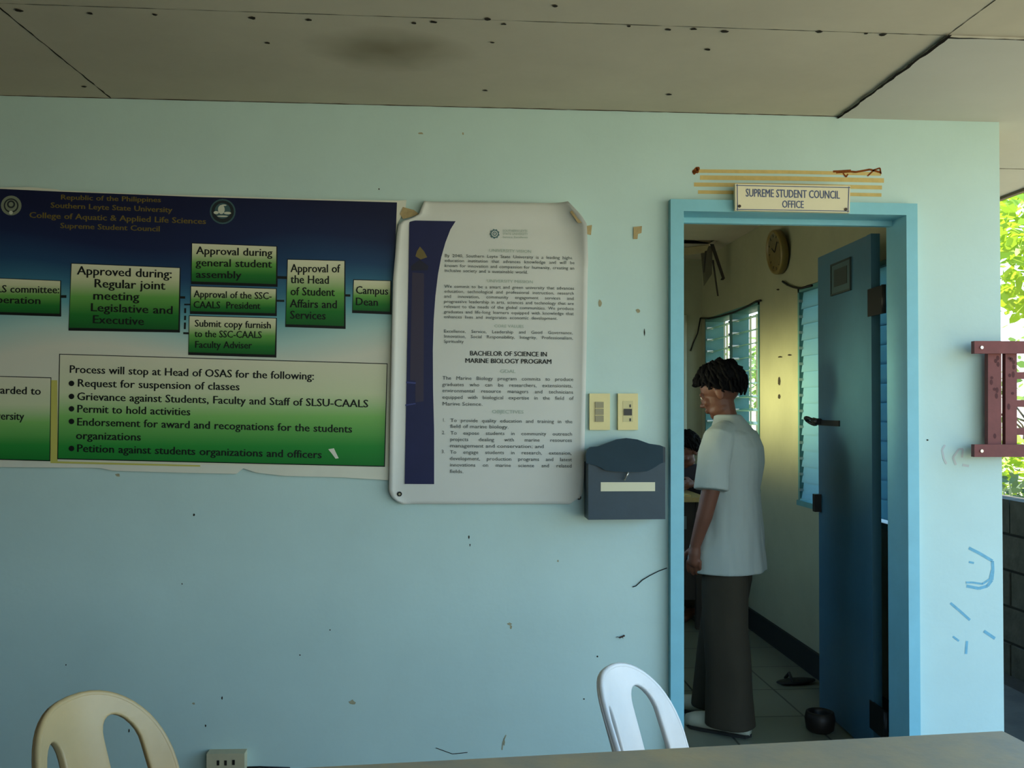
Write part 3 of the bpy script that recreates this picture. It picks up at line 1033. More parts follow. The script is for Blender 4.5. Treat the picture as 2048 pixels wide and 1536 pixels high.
for (f, s, a, b, cap, bold, mi, ju) in (
    (p3, "UNIVERSITY VISION", (640, 375), (1140, 389), 34, 0, 1, 0),
    (p3, "By 2040, Southern Leyte State University is a leading higher", (115, 437), (1650, 465), 36, 0, 0, J),
    (p3, "education institution that advances knowledge and will be", (115, 495), (1650, 522), 36, 0, 0, J),
    (p3, "known for innovation and compassion for humanity, creating an", (113, 555), (1648, 586), 36, 0, 0, J),
    (p3, "inclusive society and a sustainable world.", (112, 612), (1100, 634), 36, 0, 0, J),
    (p3, "UNIVERSITY MISSION", (612, 735), (1160, 748), 34, 0, 1, 0),
    (p3, "We commit to be a smart and green university that advances", (112, 800), (1645, 824), 36, 0, 0, J),
    (p3, "education, technological and professional instruction, research", (110, 858), (1642, 884), 36, 0, 0, J),
    (p3, "and innovation, community engagement services and", (108, 918), (1642, 944), 36, 0, 0, J),
    (p3, "progressive leadership in arts, sciences and technology that are", (106, 978), (1642, 1004), 36, 0, 0, J),
    (p3, "relevant to the needs of the global communities. We produce", (106, 1038), (1642, 1064), 36, 0, 0, J),
    (p3, "graduates and life-long learners equipped with knowledge that", (106, 1100), (1640, 1124), 36, 0, 0, J),
    (p3, "enhances lives and invigorates economic development.", (105, 1160), (1450, 1180), 36, 0, 0, J),
    (p3, "CORE VALUES", (700, 1268), (1050, 1275), 34, 0, 1, 0),
    (p3, "Excellence, Service, Leadership and Good Governance,", (105, 1330), (1630, 1350), 36, 0, 0, J),
    (p3, "Innovation, Social Responsibility, Integrity, Professionalism,", (105, 1390), (1632, 1412), 36, 0, 0, J),
    (p3, "Spirituality", (105, 1450), (340, 1453), 36, 0, 0, 0),
    (p4, "BACHELOR OF SCIENCE IN", (383, 170), (1232, 181), 50, 1, 2, 0),
    (p4, "MARINE BIOLOGY PROGRAM", (330, 250), (1282, 262), 50, 1, 2, 0),
    (p4, "GOAL", (715, 360), (885, 362), 36, 0, 1, 0),
    (p4, "The Marine Biology program commits to produce", (82, 435), (1520, 450), 38, 0, 0, J),
    (p4, "graduates who can be researchers, extensionists,", (80, 505), (1510, 521), 38, 0, 0, J),
    (p4, "environmental resource managers and technicians", (80, 573), (1518, 590), 38, 0, 0, J),
    (p4, "equipped with biological expertise in the field of", (80, 645), (1520, 658), 38, 0, 0, J),
    (p4, "Marine Science.", (80, 718), (525, 722), 38, 0, 0, 0),
    (p4, "OBJECTIVES", (625, 803), (975, 808), 36, 0, 1, 0),
    (p4, "1.", (82, 896), (112, 896), 38, 0, 0, 0),
    (p4, "To provide quality education and training in the", (170, 900), (1510, 914), 38, 0, 0, J),
    (p4, "field of marine biology.", (168, 965), (810, 972), 38, 0, 0, 0),
    (p4, "2.", (78, 1034), (112, 1034), 38, 0, 0, 0),
    (p4, "To expose students in community outreach", (170, 1038), (1508, 1050), 38, 0, 0, J),
    (p4, "projects dealing with marine resources", (165, 1108), (1505, 1119), 38, 0, 0, J),
    (p4, "management and conservation; and", (163, 1178), (1198, 1187), 38, 0, 0, 0),
    (p4, "3.", (72, 1242), (108, 1242), 38, 0, 0, 0),
    (p4, "To engage students in research, extension,", (165, 1248), (1500, 1260), 38, 0, 0, J),
    (p4, "development, production programs and latest", (162, 1318), (1503, 1331), 38, 0, 0, J),
    (p4, "innovations on marine science and related", (162, 1388), (1503, 1400), 38, 0, 0, J),
    (p4, "fields.", (162, 1458), (315, 1462), 38, 0, 0, 0),
    (p3, "SOUTHERN LEYTE", (800, 140), (1095, 142), 26, 0, 1, 0),
    (p3, "STATE UNIVERSITY", (800, 176), (1098, 178), 26, 0, 1, 0),
    (p3, "Service, Excellence", (800, 212), (1098, 214), 22, 0, 1, 0),
):
    text(mb, s, f(*a), f(*b), cap * (0.16931 if f is p3 else 0.18224), YT, bold, mi, ju)
child('lettering', mb, [M_INKG, M_INKP, M_INK], poster)
mb = MB()
cc = onY(*p3(705, 163), YT)
kk = 58 * 0.16931 / 560
pts = []
for k in range(36):
    r = kk * (1.0 if (k // 2) % 2 else 0.86)
    pts.append((cc.x + r * math.cos(k * math.pi / 18), YT, cc.z + r * math.sin(k * math.pi / 18)))
mb.face(pts, 0)
for rr, mi, l in ((0.62, 1, 1), (0.46, 0, 2), (0.26, 1, 3), (0.12, 0, 4)):
    mb.disc((cc.x, YT - 0.0003 * l, cc.z), (1, 0, 0), (0, 0, 1), kk * rr, kk * rr, mi, 20)
child('logo', mb, [mat('logo_teal', (74, 108, 110), 0.5), M_PAPERW], poster)
for (x, y) in ((91, 1392), (926, 1408)):
    mb = MB()
    c = onY(*z2(x, y), YT)
    mb.cyl(c + V((0, 0.004, 0)), (0, -1, 0), 0.0085, 0.006, 0, 14)
    mb.cyl(c + V((0, -0.001, 0)), (0, -1, 0), 0.004, 0.005, 1, 10)
    child('eyelet', mb, [M_DARKM, M_CHIP], poster)
# torn strips of tape at its corners
for (pts, lab) in (([(1148, 418), (1160, 430), (1166, 446), (1156, 446), (1146, 432), (1140, 424)], 'brown torn tape holding upper right corner of the marine biology poster'),
                   ([(1172, 452), (1184, 450), (1182, 470), (1173, 468)], 'small tan scrap of tape just right of the tall poster'),
                   ([(1267, 454), (1284, 452), (1283, 466), (1276, 468), (1275, 478), (1267, 478)], 'tan scrap of tape alone on wall between tall poster and door frame'),
                   ([(800, 428), (806, 414), (828, 420), (838, 428), (822, 434), (806, 438)], 'brown tape remnant between the banner and the tall poster')):
    first = pts[0]
    ypl = -0.047 if 'upper right' in lab else -0.004
    if 'remnant' in lab:
        ypl = -0.014
    P, off = plate(pts, ypl, ypl + 0.0015)
    base = P[0].copy()
    mb = MB().prism(P, off)
    tag(obj('tape_scrap', mb, mat('old_tape', (186, 164, 116), 0.7, 0.25, 60), loc=base), lab, 'tape')
# thin curled wire on the wall by the door, and a dead insect
wp = [onY(x, y, -0.004) for x, y in ((1265, 1174), (1272, 1172), (1285, 1160), (1300, 1151), (1318, 1142), (1334, 1136))]
tag(obj('wire', MB().tube(wp, 0.0018, 6), M_DARKM, loc=wp[0]), 'short thin dark wire bent out of the wall left of the door frame', 'wire')
mb = MB()
c = onY(1243, 1274, -0.004)
mb.ball(c, (0.010, 0.0035, 0.0028), 0, 10, 6, Matrix.Rotation(-0.25, 3, 'Y'))
mb.ball(c + V((0.009, 0, 0.004)), (0.004, 0.0035, 0.0035), 0, 8, 6)
mb.tube([c + V((-0.008, 0, -0.002)), c + V((-0.014, 0, 0.001)), c + V((-0.020, 0, -0.001))], 0.001, 5)
mb.tube([c + V((-0.002, 0, 0)), c + V((-0.006, 0, -0.006))], 0.0008, 5)
mb.tube([c + V((0.004, 0, 0)), c + V((0.006, 0, -0.006))], 0.0008, 5)
tag(obj('insect', mb, mat('insect_brown', (70, 48, 40), 0.5), loc=c), 'small brown insect on the wall above the white chair', 'insect')

# ---- office sign over the door
def z3(x, y):
    return (1300 + x * 0.3125, 320 + y * 0.3125)


YS = -0.062
sg = onY(1585, 425, YS)
sign = thing('office_sign', (sg.x, -0.03, sg.z), 'small white board sign over the doorway lettered in blue', 'sign')
P, off = plate([z3(*p) for p in ((545, 152), (1282, 165), (1278, 338), (546, 322))], YS, YS + 0.018)
child('board', MB().prism(P, off), M_SIGN, sign, bevel=0.0015)
mb = MB()
for zc in (0.03, 0.075):
    mb.box((sg.x - 0.16, YS + 0.017, sg.z + zc), (sg.x + 0.16, -0.0365 if zc < 0.05 else 0.0, sg.z + zc + 0.02))
child('backing_batten', mb, M_DWOOD, sign)
mb = MB()


def frame_line(q, t, y):
    for (a, b) in zip(q, q[1:] + q[:1]):
        d = V((b[0] - a[0], b[1] - a[1])).normalized()
        nn = V((-d.y, d.x)) * t
        mb.face([onY(*z3(a[0] - d.x * t, a[1] - d.y * t), y) + V((0, 0, 0)), onY(*z3(b[0] + d.x * t, b[1] + d.y * t), y), onY(*z3(b[0] + d.x * t + nn.x, b[1] + d.y * t + nn.y), y), onY(*z3(a[0] - d.x * t + nn.x, a[1] - d.y * t + nn.y), y)])


frame_line([(556, 160), (1276, 174), (1270, 330), (558, 318)], 5, YS - 0.0008)
child('border_line', mb, M_SIGNINK, sign)
mb = MB()
text(mb, "SUPREME STUDENT COUNCIL", z3(612, 234), z3(1215, 248), 50 * 0.3125, YS - 0.0008, 1)
text(mb, "OFFICE", z3(845, 305), z3(985, 308), 46 * 0.3125, YS - 0.0008, 1)
child('lettering', mb, M_SIGNINK, sign)
for (x, y) in ((572, 296), (1252, 316)):
    c = onY(*z3(x, y), YS)
    child('screw', MB().cyl(c, (0, -1, 0), 0.0055, 0.003, 0, 12), M_SCREW, sign)

# ---- switch plates
def switch(x0, x1, y0, y1, nm, lab, kind):
    c = onY((x0 + x1) / 2, y1, -0.014)
    t = thing(nm, (c.x, 0, c.z), lab, 'switch')
    P, off = plate([(x0, y0), (x1, y0), (x1, y1), (x0, y1)], -0.014, -0.001)
    child('plate', MB().prism(P, off), M_IVORY, t, bevel=0.002)
    mx, h = (x0 + x1) / 2, (y1 - y0)
    if kind == 'rocker':
        for k in range(3):
            ya = y0 + h * (0.23 + 0.19 * k)
            P, off = plate([(mx - 9, ya), (mx + 8, ya), (mx + 8, ya + h * 0.165), (mx - 9, ya + h * 0.165)], -0.018, -0.014)
            child('rocker', MB().prism(P, off), M_GREYP, t, bevel=0.001)
    else:
        P, off = plate([(mx - 8, y0 + h * 0.42), (mx + 8, y0 + h * 0.42), (mx + 8, y0 + h * 0.60), (mx - 8, y0 + h * 0.60)], -0.018, -0.014)
        child('rocker', MB().prism(P, off), M_DARKP, t, bevel=0.001)
        P, off = plate([(mx - 10, y0 + h * 0.2), (mx + 10, y0 + h * 0.2), (mx + 10, y0 + h * 0.78), (mx - 10, y0 + h * 0.78)], -0.0152, -0.014)
        child('inner_frame', MB().prism(P, off), mat('ivory_dim', (206, 196, 140), 0.4), t)
        for yy in (0.30, 0.68):
            P, off = plate([(mx + 3, y0 + h * yy), (mx + 6, y0 + h * yy), (mx + 6, y0 + h * (yy + 0.08)), (mx + 3, y0 + h * (yy + 0.08))], -0.0162, -0.0152)
            child('slot_mark', MB().prism(P, off), M_DARKP, t)
    return t


switch(1179, 1220, 787, 860, 'light_switch', 'ivory wall switch plate with three grey rockers, beside the tall poster', 'rocker')
switch(1236, 1276, 787, 860, 'light_switch', 'ivory wall switch plate with one dark toggle, nearer the door frame', 'dark')

# ---- letter box
def z7(x, y):
    return (1150 + x * 0.19531, 760 + y * 0.19531)


YX = -0.105
lb = onY(1255, 1040, YX)
box = thing('letter_box', (lb.x, 0, lb.z), 'dark blue wooden letter box with curved top on wall by the door frame', 'letter box')
P, off = plate([z7(*p) for p in ((136, 850), (925, 845), (925, 1425), (136, 1432))], YX, -0.012)
P = [V((min(p.x, FX0 - 0.004), p.y, p.z)) for p in P]
child('body', MB().prism(P, off), M_BOX, box, bevel=0.002)
back = [(140, 1000), (130, 740), (150, 690), (235, 680), (330, 645), (430, 610), (530, 598), (640, 612), (760, 655), (870, 668), (925, 690), (925, 1000)]
P, off = plate([z7(*p) for p in back], -0.012, -0.0005)
P = [V((min(p.x, FX0 - 0.004), p.y, p.z)) for p in P]
child('back_board', MB().prism(P, off), M_BOX, box)
# hinged lid leaning forward over the mouth
lid_o = [(112, 770), (125, 715), (160, 688), (235, 680), (330, 645), (430, 608), (530, 595), (640, 609), (760, 652), (870, 668), (900, 684), (903, 845), (870, 860), (800, 905), (740, 935), (640, 942), (540, 942), (400, 938), (310, 925), (230, 880), (160, 865), (115, 850)]
mb = MB()
n = len(lid_o)
fr = []
for (x, y) in lid_o:
    yy = -0.055 - 0.072 * (y - 600) / 340.0
    fr.append(onY(*z7(x, y), yy))
mb.prism(fr, (0, 0.014, 0))
lid = child('lid', mb, M_BOX, box)
P, off = plate([z7(*p) for p in ((264, 1047), (820, 1047), (820, 1138), (264, 1140))], YX - 0.0015, YX)
tag(child('name_strip', MB().prism(P, off), M_STRIP, box), 'blank cream paper strip')
c0 = onY(*z7(548, 945), -0.125)
mb = MB().tube([c0, onY(*z7(530, 975), -0.128), onY(*z7(515, 1000), -0.124), onY(*z7(508, 1022), -0.118)], 0.0035, 8)
child('catch', mb, M_STEEL, box)

# ---- outlet low on the wall
oc = onY(450, 1540, -0.04)
ol = thing('power_outlet', (oc.x, 0, oc.z - 0.03), 'beige surface mounted power outlet low on the wall right of the beige chair', 'outlet')
P, off = plate([(413, 1508), (489, 1507), (489, 1590), (413, 1592)], -0.045, -0.0005)
child('housing', MB().prism(P, off), mat('beige_plastic', (196, 186, 152), 0.45, 0.1, 20), ol, bevel=0.004)
for (x, y) in ((436, 1526), (451, 1526), (467, 1525), (436, 1560), (451, 1560), (467, 1559)):
    P, off = plate([(x - 2.5, y - 5), (x + 2.5, y - 5), (x + 2.5, y + 5), (x - 2.5, y + 5)], -0.0462, -0.045)
    child('slot', MB().prism(P, off), M_DARKP, ol)
P = [onY(x, y, -0.004) for x, y in ((489, 1535), (520, 1534), (580, 1536))]
child('cable', MB().tube(P, 0.003, 6), M_DARKM, ol)

# ================================================================== INSIDE THE OFFICE
# wall clock
cc = onX(1556, 503, WX - 0.03)
clock = thing('wall_clock', (WX, cc.y, cc.z), 'round wall clock with brown rim high on the office side wall', 'clock')
tilt = Matrix.Rotation(math.radians(-6), 4, 'Y')
R = 0.127


def lathe_x(prof, mi_of=None, seg=36):
    mb = MB()
    rings = []
    for (r, h) in prof:
        rings.append([tilt @ V((-h, r * math.cos(k * 2 * math.pi / seg), r * math.sin(k * 2 * math.pi / seg))) for k in range(seg)])
    mb.loft(rings)
    return mb


mb = lathe_x([(R * 0.9, 0.012), (R, 0.018), (R, 0.05), (R * 0.96, 0.058), (R * 0.87, 0.058), (R * 0.86, 0.048)])
obj('rim', mb, M_CLOCKR, clock)
mb = lathe_x([(R * 0.87, 0.040), (R * 0.87, 0.048)])
fc = obj('face', mb, M_CLOCKF, clock)
mb = MB()
for a, L in ((0.6, 0.05), (2.4, 0.075)):
    p = tilt @ V((-0.0505, 0, 0))
    q = tilt @ V((-0.0505, L * math.cos(a), L * math.sin(a)))
    mb.tube([p, q], 0.003, 6)
obj('hands', mb, M_DARKP, clock)
for k in range(12):
    a = k * math.pi / 6
    mb = MB()
    mb.tube([tilt @ V((-0.0485, 0.085 * math.cos(a), 0.085 * math.sin(a))), tilt @ V((-0.0485, 0.1 * math.cos(a), 0.1 * math.sin(a)))], 0.0025, 6)
    obj('hour_mark', mb, M_DARKP, fc)

# cables along the window heads
def hanging(pts, r, lab, m=M_DARKM):
    tag(obj('cable', MB().tube(pts, r, 6), m, loc=pts[0]), lab, 'cable')


hanging([onX(x, y, WX - 0.012) for x, y in ((1402, 636), (1418, 637), (1440, 633), (1470, 624), (1500, 610), (1512, 603), (1521, 601))], 0.007, 'dark cable sagging along the head of the far office window')
hanging([onX(x, y, WX - 0.012) for x, y in ((1565, 563), (1575, 570), (1588, 575), (1600, 577), (1624, 571))], 0.006, 'dark cable looped over the narrow bright window beside the door')
hanging([onX(1402, 636, WX - 0.012) + V((-0.004, 0, 0)), V((1.86, YK - 0.02, 1.93)), V((1.83, YK - 0.01, 1.86)), V((1.81, YK - 0.008, 1.80))], 0.005, 'thin cable dropping into the far corner of the office')
# pale conduit on the back wall
p = onY(1371, 630, YK - 0.02)
q = onY(1371, 900, YK - 0.02)
tag(obj('conduit', MB().tube([V((p.x, YK - 0.013, 0.13)), V((p.x, YK - 0.013, p.z))], 0.012, 10), mat('pale_pvc', (206, 212, 190), 0.4), loc=(p.x, YK - 0.013, 0.13)), 'pale upright conduit pipe on the office back wall', 'pipe')

# torn ceiling board hanging from the hole
tb = thing('torn_ceiling_board', (HX1 - 0.05, 2.86, 2.2), 'broken ceiling board and splinters hanging from the office ceiling hole', 'ceiling board')
mb = MB()
a, b, c, dd = onY(1401, 492, 2.86), onY(1425, 492, 2.86), onY(1424, 548, 2.90), onY(1408, 572, 2.90)
mb.prism([a, b, c, dd], (0, 0.006, 0))
child('board_flap', mb, mat('ceiling_torn', (104, 98, 80), 0.9, 0.2, 12), tb)
mb = MB()
mb.prism([onY(1364, 496, 2.8), onY(1418, 490, 2.8), onY(1412, 505, 2.84), onY(1364, 512, 2.84)], (0, 0.004, 0.004))
mb.prism([onY(1364, 462, 2.9), onY(1424, 478, 2.9), onY(1420, 486, 2.9), onY(1364, 476, 2.9)], (0, 0.004, 0.004))
tag(child('torn_edge', mb, mat('raw_board', (168, 150, 112), 0.9, 0.2, 12), tb), 'tan torn board edge')
for (pa, pb, wd, yv) in (((1424, 488), (1447, 556), 8, 2.84), ((1447, 556), (1444, 560), 8, 2.84), ((1426, 520), (1436, 592), 4, 2.88), ((1412, 500), (1408, 545), 4, 2.83)):
    mb = MB()
    A, B = onY(*pa, yv), onY(*pb, yv + 0.02)
    wv = wd / 330.0 * 0.5
    mb.prism([A + V((-wv, 0, 0)), A + V((wv, 0, 0)), B + V((wv * 0.8, 0, 0)), B + V((-wv * 0.8, 0, 0))], (0, 0.006, 0))
    child('splinter', mb, M_DWOOD, tb)

# desk with papers
DKX0, DKX1, DKY0, DKY1, DKZ = 0.35, 1.62, 2.42, 2.98, 0.82
desk = thing('office_desk', ((DKX0 + DKX1) / 2, (DKY0 + DKY1) / 2, 0), 'pale topped office desk behind the standing person', 'desk')
child('desk_top', MB().box((DKX0, DKY0, DKZ - 0.028), (DKX1, DKY1, DKZ)), M_WOOD, desk, bevel=0.003)
child('modesty_panel', MB().box((DKX0 + 0.05, DKY0 + 0.05, 0.18), (DKX1 - 0.05, DKY0 + 0.068, DKZ - 0.028)), M_DWOOD, desk)
for y in (DKY0 + 0.03, DKY1 - 0.07):
    for x in (DKX0 + 0.03, DKX1 - (0.07 if y < 2.6 else 0.40)):
        child('leg', MB().box((x, y, 0), (x + 0.04, y + 0.04, DKZ - 0.028)), M_DWOOD, desk)
mb = MB().box((1.30, DKY0 + 0.049, 0.62), (1.49, DKY0 + 0.0385, 0.70))
tag(child('name_plate', mb, mat('grey_plate', (96, 104, 100), 0.5), desk), 'grey plate on the desk front')
mb = MB().box((1.36, 2.50, DKZ), (1.53, 2.72, DKZ + 0.008))
o = obj('folder', mb, mat('buff_folder', (188, 168, 110), 0.7), loc=(1.45, 2.6, DKZ))
tag(o, 'buff paper folder lying on the office desk', 'folder')
# round brown bin by the open door
bc = onZ(1640, 1462, 0.0)
mb = MB()
rings = []
for r, zz in ((0.045, 0), (0.058, 0.012), (0.064, 0.055), (0.058, 0.082), (0.050, 0.085), (0.047, 0.07), (0.036, 0.02)):
    rings.append([bc + V((r * math.cos(k * 2 * math.pi / 24), r * math.sin(k * 2 * math.pi / 24), zz)) for k in range(24)])
mb.loft(rings)
tag(obj('pot', mb, M_BIN, loc=bc), 'low round dark brown pot on the floor before the open door', 'pot')
# slipper lying by the wall
sl = onZ(1592, 1362, 0.015)
mb = MB()
mb.ball(sl, (0.11, 0.04, 0.014), 0, 16, 8, Matrix.Rotation(0.2, 3, 'Z'))
mb.tube([sl + V((-0.03, -0.04, 0.005)), sl + V((-0.035, 0, 0.04)), sl + V((-0.04, 0.04, 0.005))], 0.008, 8)
tag(obj('slipper', mb, M_SOLE, loc=sl), 'dark slipper on the office floor by the skirting', 'slipper')


# ================================================================== PEOPLE
def voxel(mb, size, smooth_it=6, fac=0.5):
    """union of overlapping solids into ONE continuous skin"""
    bmesh.ops.recalc_face_normals(mb.bm, faces=mb.bm.faces[:])
    me = bpy.data.meshes.new('t')
    mb.bm.to_mesh(me)
    mb.bm.free()
    o = bpy.data.objects.new('t', me)
    COL.objects.link(o)
    md = o.modifiers.new('r', 'REMESH')
    md.mode = 'VOXEL'
    md.voxel_size = size
    sm = o.modifiers.new('s', 'SMOOTH')
    sm.factor = fac
    sm.iterations = smooth_it
    dg = bpy.context.evaluated_depsgraph_get()
    dg.update()
    r = bpy.data.meshes.new_from_object(o.evaluated_get(dg))
    bpy.data.objects.remove(o)
    bpy.data.meshes.remove(me)
    out = MB()
    out.bm.from_mesh(r)
    bpy.data.meshes.remove(r)
    for f in out.bm.faces:
        f.smooth = True
    return out


def limb(mb, pts, rad, seg=14):
    mb.tube(pts, rad, seg)
    for p, r in zip(pts, rad):
        mb.ball(V(p), r * 0.995, 0, 14, 10)


def ell_loft(mb, secs, seg=28):
    """stack of ellipses (cx,cy,z,rx,ry[,squareness])"""
    rings = []
    for s in secs:
        cx, cy, z, rx, ry = s[:5]
        ring = []
        for k in range(seg):
            a = k * 2 * math.pi / seg
            ca, sa = math.cos(a), math.sin(a)
            p = 0.85
            ring.append((cx + rx * math.copysign(abs(ca) ** p, ca), cy + ry * math.copysign(abs(sa) ** p, sa), z))
        rings.append(ring)
    mb.loft(rings)


def hand(mb, wrist, down, palm_n, side, size=1.0):
    """relaxed hand hanging from wrist; down = finger direction, palm_n = palm normal, side = thumb direction"""
    down, side, palm_n = V(down).normalized(), V(side).normalized(), V(palm_n).normalized()
    wr = V(wrist)
    limb(mb, [wr, wr + down * 0.04 * size, wr + down * 0.075 * size], [0.021 * size, 0.026 * size, 0.024 * size], 12)
    for k, L in enumerate((0.066, 0.074, 0.070, 0.056)):
        o_ = (0.026 - 0.0175 * k) * size
        b = wr + down * (0.078 - 0.003 * abs(k - 1.2)) * size + side * o_
        k1 = b + (down * 0.93 + palm_n * 0.25 + side * (0.05 - 0.035 * k)).normalized() * L * 0.45 * size
        k2 = k1 + (down * 0.8 + palm_n * 0.6).normalized() * L * 0.32 * size
        k3 = k2 + (down * 0.55 + palm_n * 0.85).normalized() * L * 0.26 * size
        limb(mb, [b, k1, k2, k3], [0.0092 * size, 0.0086 * size, 0.0078 * size, 0.0066 * size], 8)
    b = wr + down * 0.028 * size + side * 0.022 * size
    k1 = b + (down * 0.6 + side * 0.7 + palm_n * 0.25).normalized() * 0.036 * size
    k2 = k1 + (down * 0.85 + side * 0.3 + palm_n * 0.4).normalized() * 0.03 * size
    limb(mb, [b, k1, k2], [0.0125 * size, 0.0105 * size, 0.0085 * size], 8)


def head_parts(mb, c, yaw, pitch, s=1.0):
    """head around c (centre of the skull), facing local +Y turned by yaw, pitched down; returns its matrix"""
    M = Matrix.Translation(c) @ Matrix.Rotation(yaw, 4, 'Z') @ Matrix.Rotation(-pitch, 4, 'X') @ Matrix.Scale(s, 4)

    def B(x, y, z, rx, ry, rz):
        g = bmesh.ops.create_uvsphere(mb.bm, u_segments=20, v_segments=14, radius=1, matrix=M @ Matrix.Translation((x, y, z)) @ Matrix.Diagonal((rx, ry, rz, 1)))
    B(0, -0.006, 0.025, 0.074, 0.093, 0.086)       # skull
    B(0, 0.028, -0.040, 0.060, 0.064, 0.074)       # face
    B(0, 0.052, -0.092, 0.032, 0.032, 0.026)       # chin
    for sx in (-1, 1):
        B(sx * 0.034, 0.030, -0.076, 0.026, 0.044, 0.028)   # jaw
        B(sx * 0.034, 0.066, -0.030, 0.024, 0.020, 0.020)   # cheek
        B(sx * 0.076, -0.006, -0.012, 0.010, 0.020, 0.031)  # ear
        B(sx * 0.028, 0.082, 0.012, 0.022, 0.010, 0.008)    # brow
        B(sx * 0.010, 0.094, -0.038, 0.009, 0.011, 0.008)   # nostril wing
        B(sx * 0.029, 0.079, -0.002, 0.014, 0.010, 0.010)   # eye lids
    B(0, 0.088, -0.012, 0.009, 0.014, 0.022)       # bridge
    B(0, 0.101, -0.034, 0.011, 0.014, 0.011)       # nose tip
    B(0, 0.089, -0.061, 0.023, 0.011, 0.006)       # upper lip
    B(0, 0.087, -0.071, 0.020, 0.011, 0.006)       # lower lip
    return M


def eyes(parent, M, skin):
    for sx in (-1, 1):
        mb = MB()
        mb.ball(M @ V((sx * 0.029, 0.0835, -0.002)), 0.0085, 0, 12, 8)
        mb.ball(M @ V((sx * 0.029, 0.0890, -0.003)), 0.0045, 1, 10, 6)
        obj('eye', mb, [mat('eye_white', (210, 204, 192), 0.3), M_HAIR], parent)


def hair(parent, M, fringe=True, seed=3, vol=1.0):
    """thick black hair: a noisy cap, open at the face, plus loose tufts"""
    mb = MB()
    n1, n2 = 44, 30
    rings = []
    rnd = random.Random(seed)

    def surf(th_, ph, lift):
        d_ = V((math.sin(th_) * math.sin(ph), math.sin(th_) * math.cos(ph), math.cos(th_)))
        p = V((d_.x * 0.083, d_.y * 0.102 - 0.008, d_.z * 0.098 + 0.028))
        nz = noise.noise(d_ * 5.5 + V((seed, 0, 0))) * 0.011 + noise.noise(d_ * 14) * 0.006
        return p + d_ * (0.006 * vol + nz + lift)
    # theta limit by direction: front stops at the brow, sides run down before the ear, nape low
    for j in range(n2 + 1):
        ring = []
        for i in range(n1):
            ph = i * 2 * math.pi / n1          # 0 = front (+Y)
            cf = math.cos(ph)
            lim = 1.18 if cf > 0.75 else (1.18 + (0.75 - cf) / 0.75 * 0.62 if cf > 0 else 1.80 + 0.42 * min(1, -cf * 1.3))
            th_ = 0.02 + (lim - 0.02) * j / n2
            ring.append(M @ surf(th_, ph, 0.010 * math.sin(math.pi * min(1, j / n2 * 1.25)) * vol))
        rings.append(ring)
    inner = []
    for i in range(n1):
        ph = i * 2 * math.pi / n1
        cf = math.cos(ph)
        lim = 1.18 if cf > 0.75 else (1.18 + (0.75 - cf) / 0.75 * 0.62 if cf > 0 else 1.80 + 0.42 * min(1, -cf * 1.3))
        inner.append(M @ (surf(lim, ph, -0.024)))
    rings.append(inner)
    mb.loft(rings)
    # locks
    for k in range(150):
        ph = rnd.uniform(0, 2 * math.pi)
        cf = math.cos(ph)
        lim = 1.18 if cf > 0.75 else (1.18 + (0.75 - cf) / 0.75 * 0.62 if cf > 0 else 1.80 + 0.42 * min(1, -cf * 1.3))
        t0 = rnd.uniform(0.15, lim * 0.85)
        pts, rr = [], []
        for q in range(5):
            tt = min(lim + (0.10 if fringe else 0.02), t0 + q * 0.16)
            pts.append(M @ surf(tt, ph + 0.03 * q * rnd.uniform(-1, 1), 0.006 + 0.003 * math.sin(q)))
            rr.append((0.004, 0.007, 0.007, 0.005, 0.0015)[q])
        mb.tube(pts, rr, 7)
    o = obj('hair', mb, M_HAIR, parent, smooth=True)
    return o


# ---- the standing student (local: faces +Y, left hand on -X)
PX, PY = 1.225, 0.70
PROT = math.radians(54)
person = thing('person', (PX, PY, 0), 'person in white T-shirt and dark trousers standing in the doorway, facing left', 'person', rz=PROT)
bodyL = MB()
# torso and pelvis under the clothes
ell_loft(bodyL, [(0, -0.012, 0.80, 0.10, 0.07), (0, -0.012, 0.86, 0.12, 0.08), (0, -0.005, 0.95, 0.118, 0.08), (0, -0.01, 1.10, 0.128, 0.088), (0, -0.012, 1.22, 0.138, 0.085), (0, -0.012, 1.285, 0.10, 0.062), (0, -0.005, 1.32, 0.052, 0.052)])
limb(bodyL, [(0, -0.005, 1.29), (0, 0.012, 1.36), (0, 0.02, 1.40)], [0.052, 0.048, 0.048])
HC = V((0.0, 0.030, 1.452))
HM = head_parts(bodyL, HC, math.radians(8), math.radians(20), 0.98)
# left arm (nearest the camera), hanging a little forward; right arm likewise
armL = [(-0.148, -0.01, 1.235), (-0.185, -0.008, 1.15), (-0.195, 0.005, 1.03), (-0.195, 0.035, 0.92), (-0.19, 0.075, 0.80)]
armR = [(0.148, -0.01, 1.235), (0.185, -0.008, 1.15), (0.195, 0.01, 1.03), (0.18, 0.06, 0.93), (0.165, 0.11, 0.83)]
for arm in (armL, armR):
    limb(bodyL, arm, [0.050, 0.045, 0.038, 0.035, 0.024])
hand(bodyL, armL[-1], (0.05, 0.12, -1), (0.9, 0.1, 0), (0.1, 1, 0))
hand(bodyL, armR[-1], (-0.05, 0.2, -1), (-0.9, 0.1, 0), (-0.1, 1, 0))
legL = [(-0.08, -0.02, 0.74), (-0.09, -0.02, 0.45), (-0.095, -0.045, 0.09)]
legR = [(0.08, -0.01, 0.74), (0.09, 0.055, 0.45), (0.095, 0.10, 0.09)]
for lg in (legL, legR):
    limb(bodyL, lg, [0.062, 0.05, 0.038])
    fx, fy, fz = lg[-1]
    limb(bodyL, [(fx, fy, 0.06), (fx, fy + 0.07, 0.045), (fx, fy + 0.15, 0.033)], [0.038, 0.034, 0.028])
sk = voxel(bodyL, 0.0042, 4)
obj('body', sk, M_SKIN, person)
eyes(person, HM, M_SKIN)
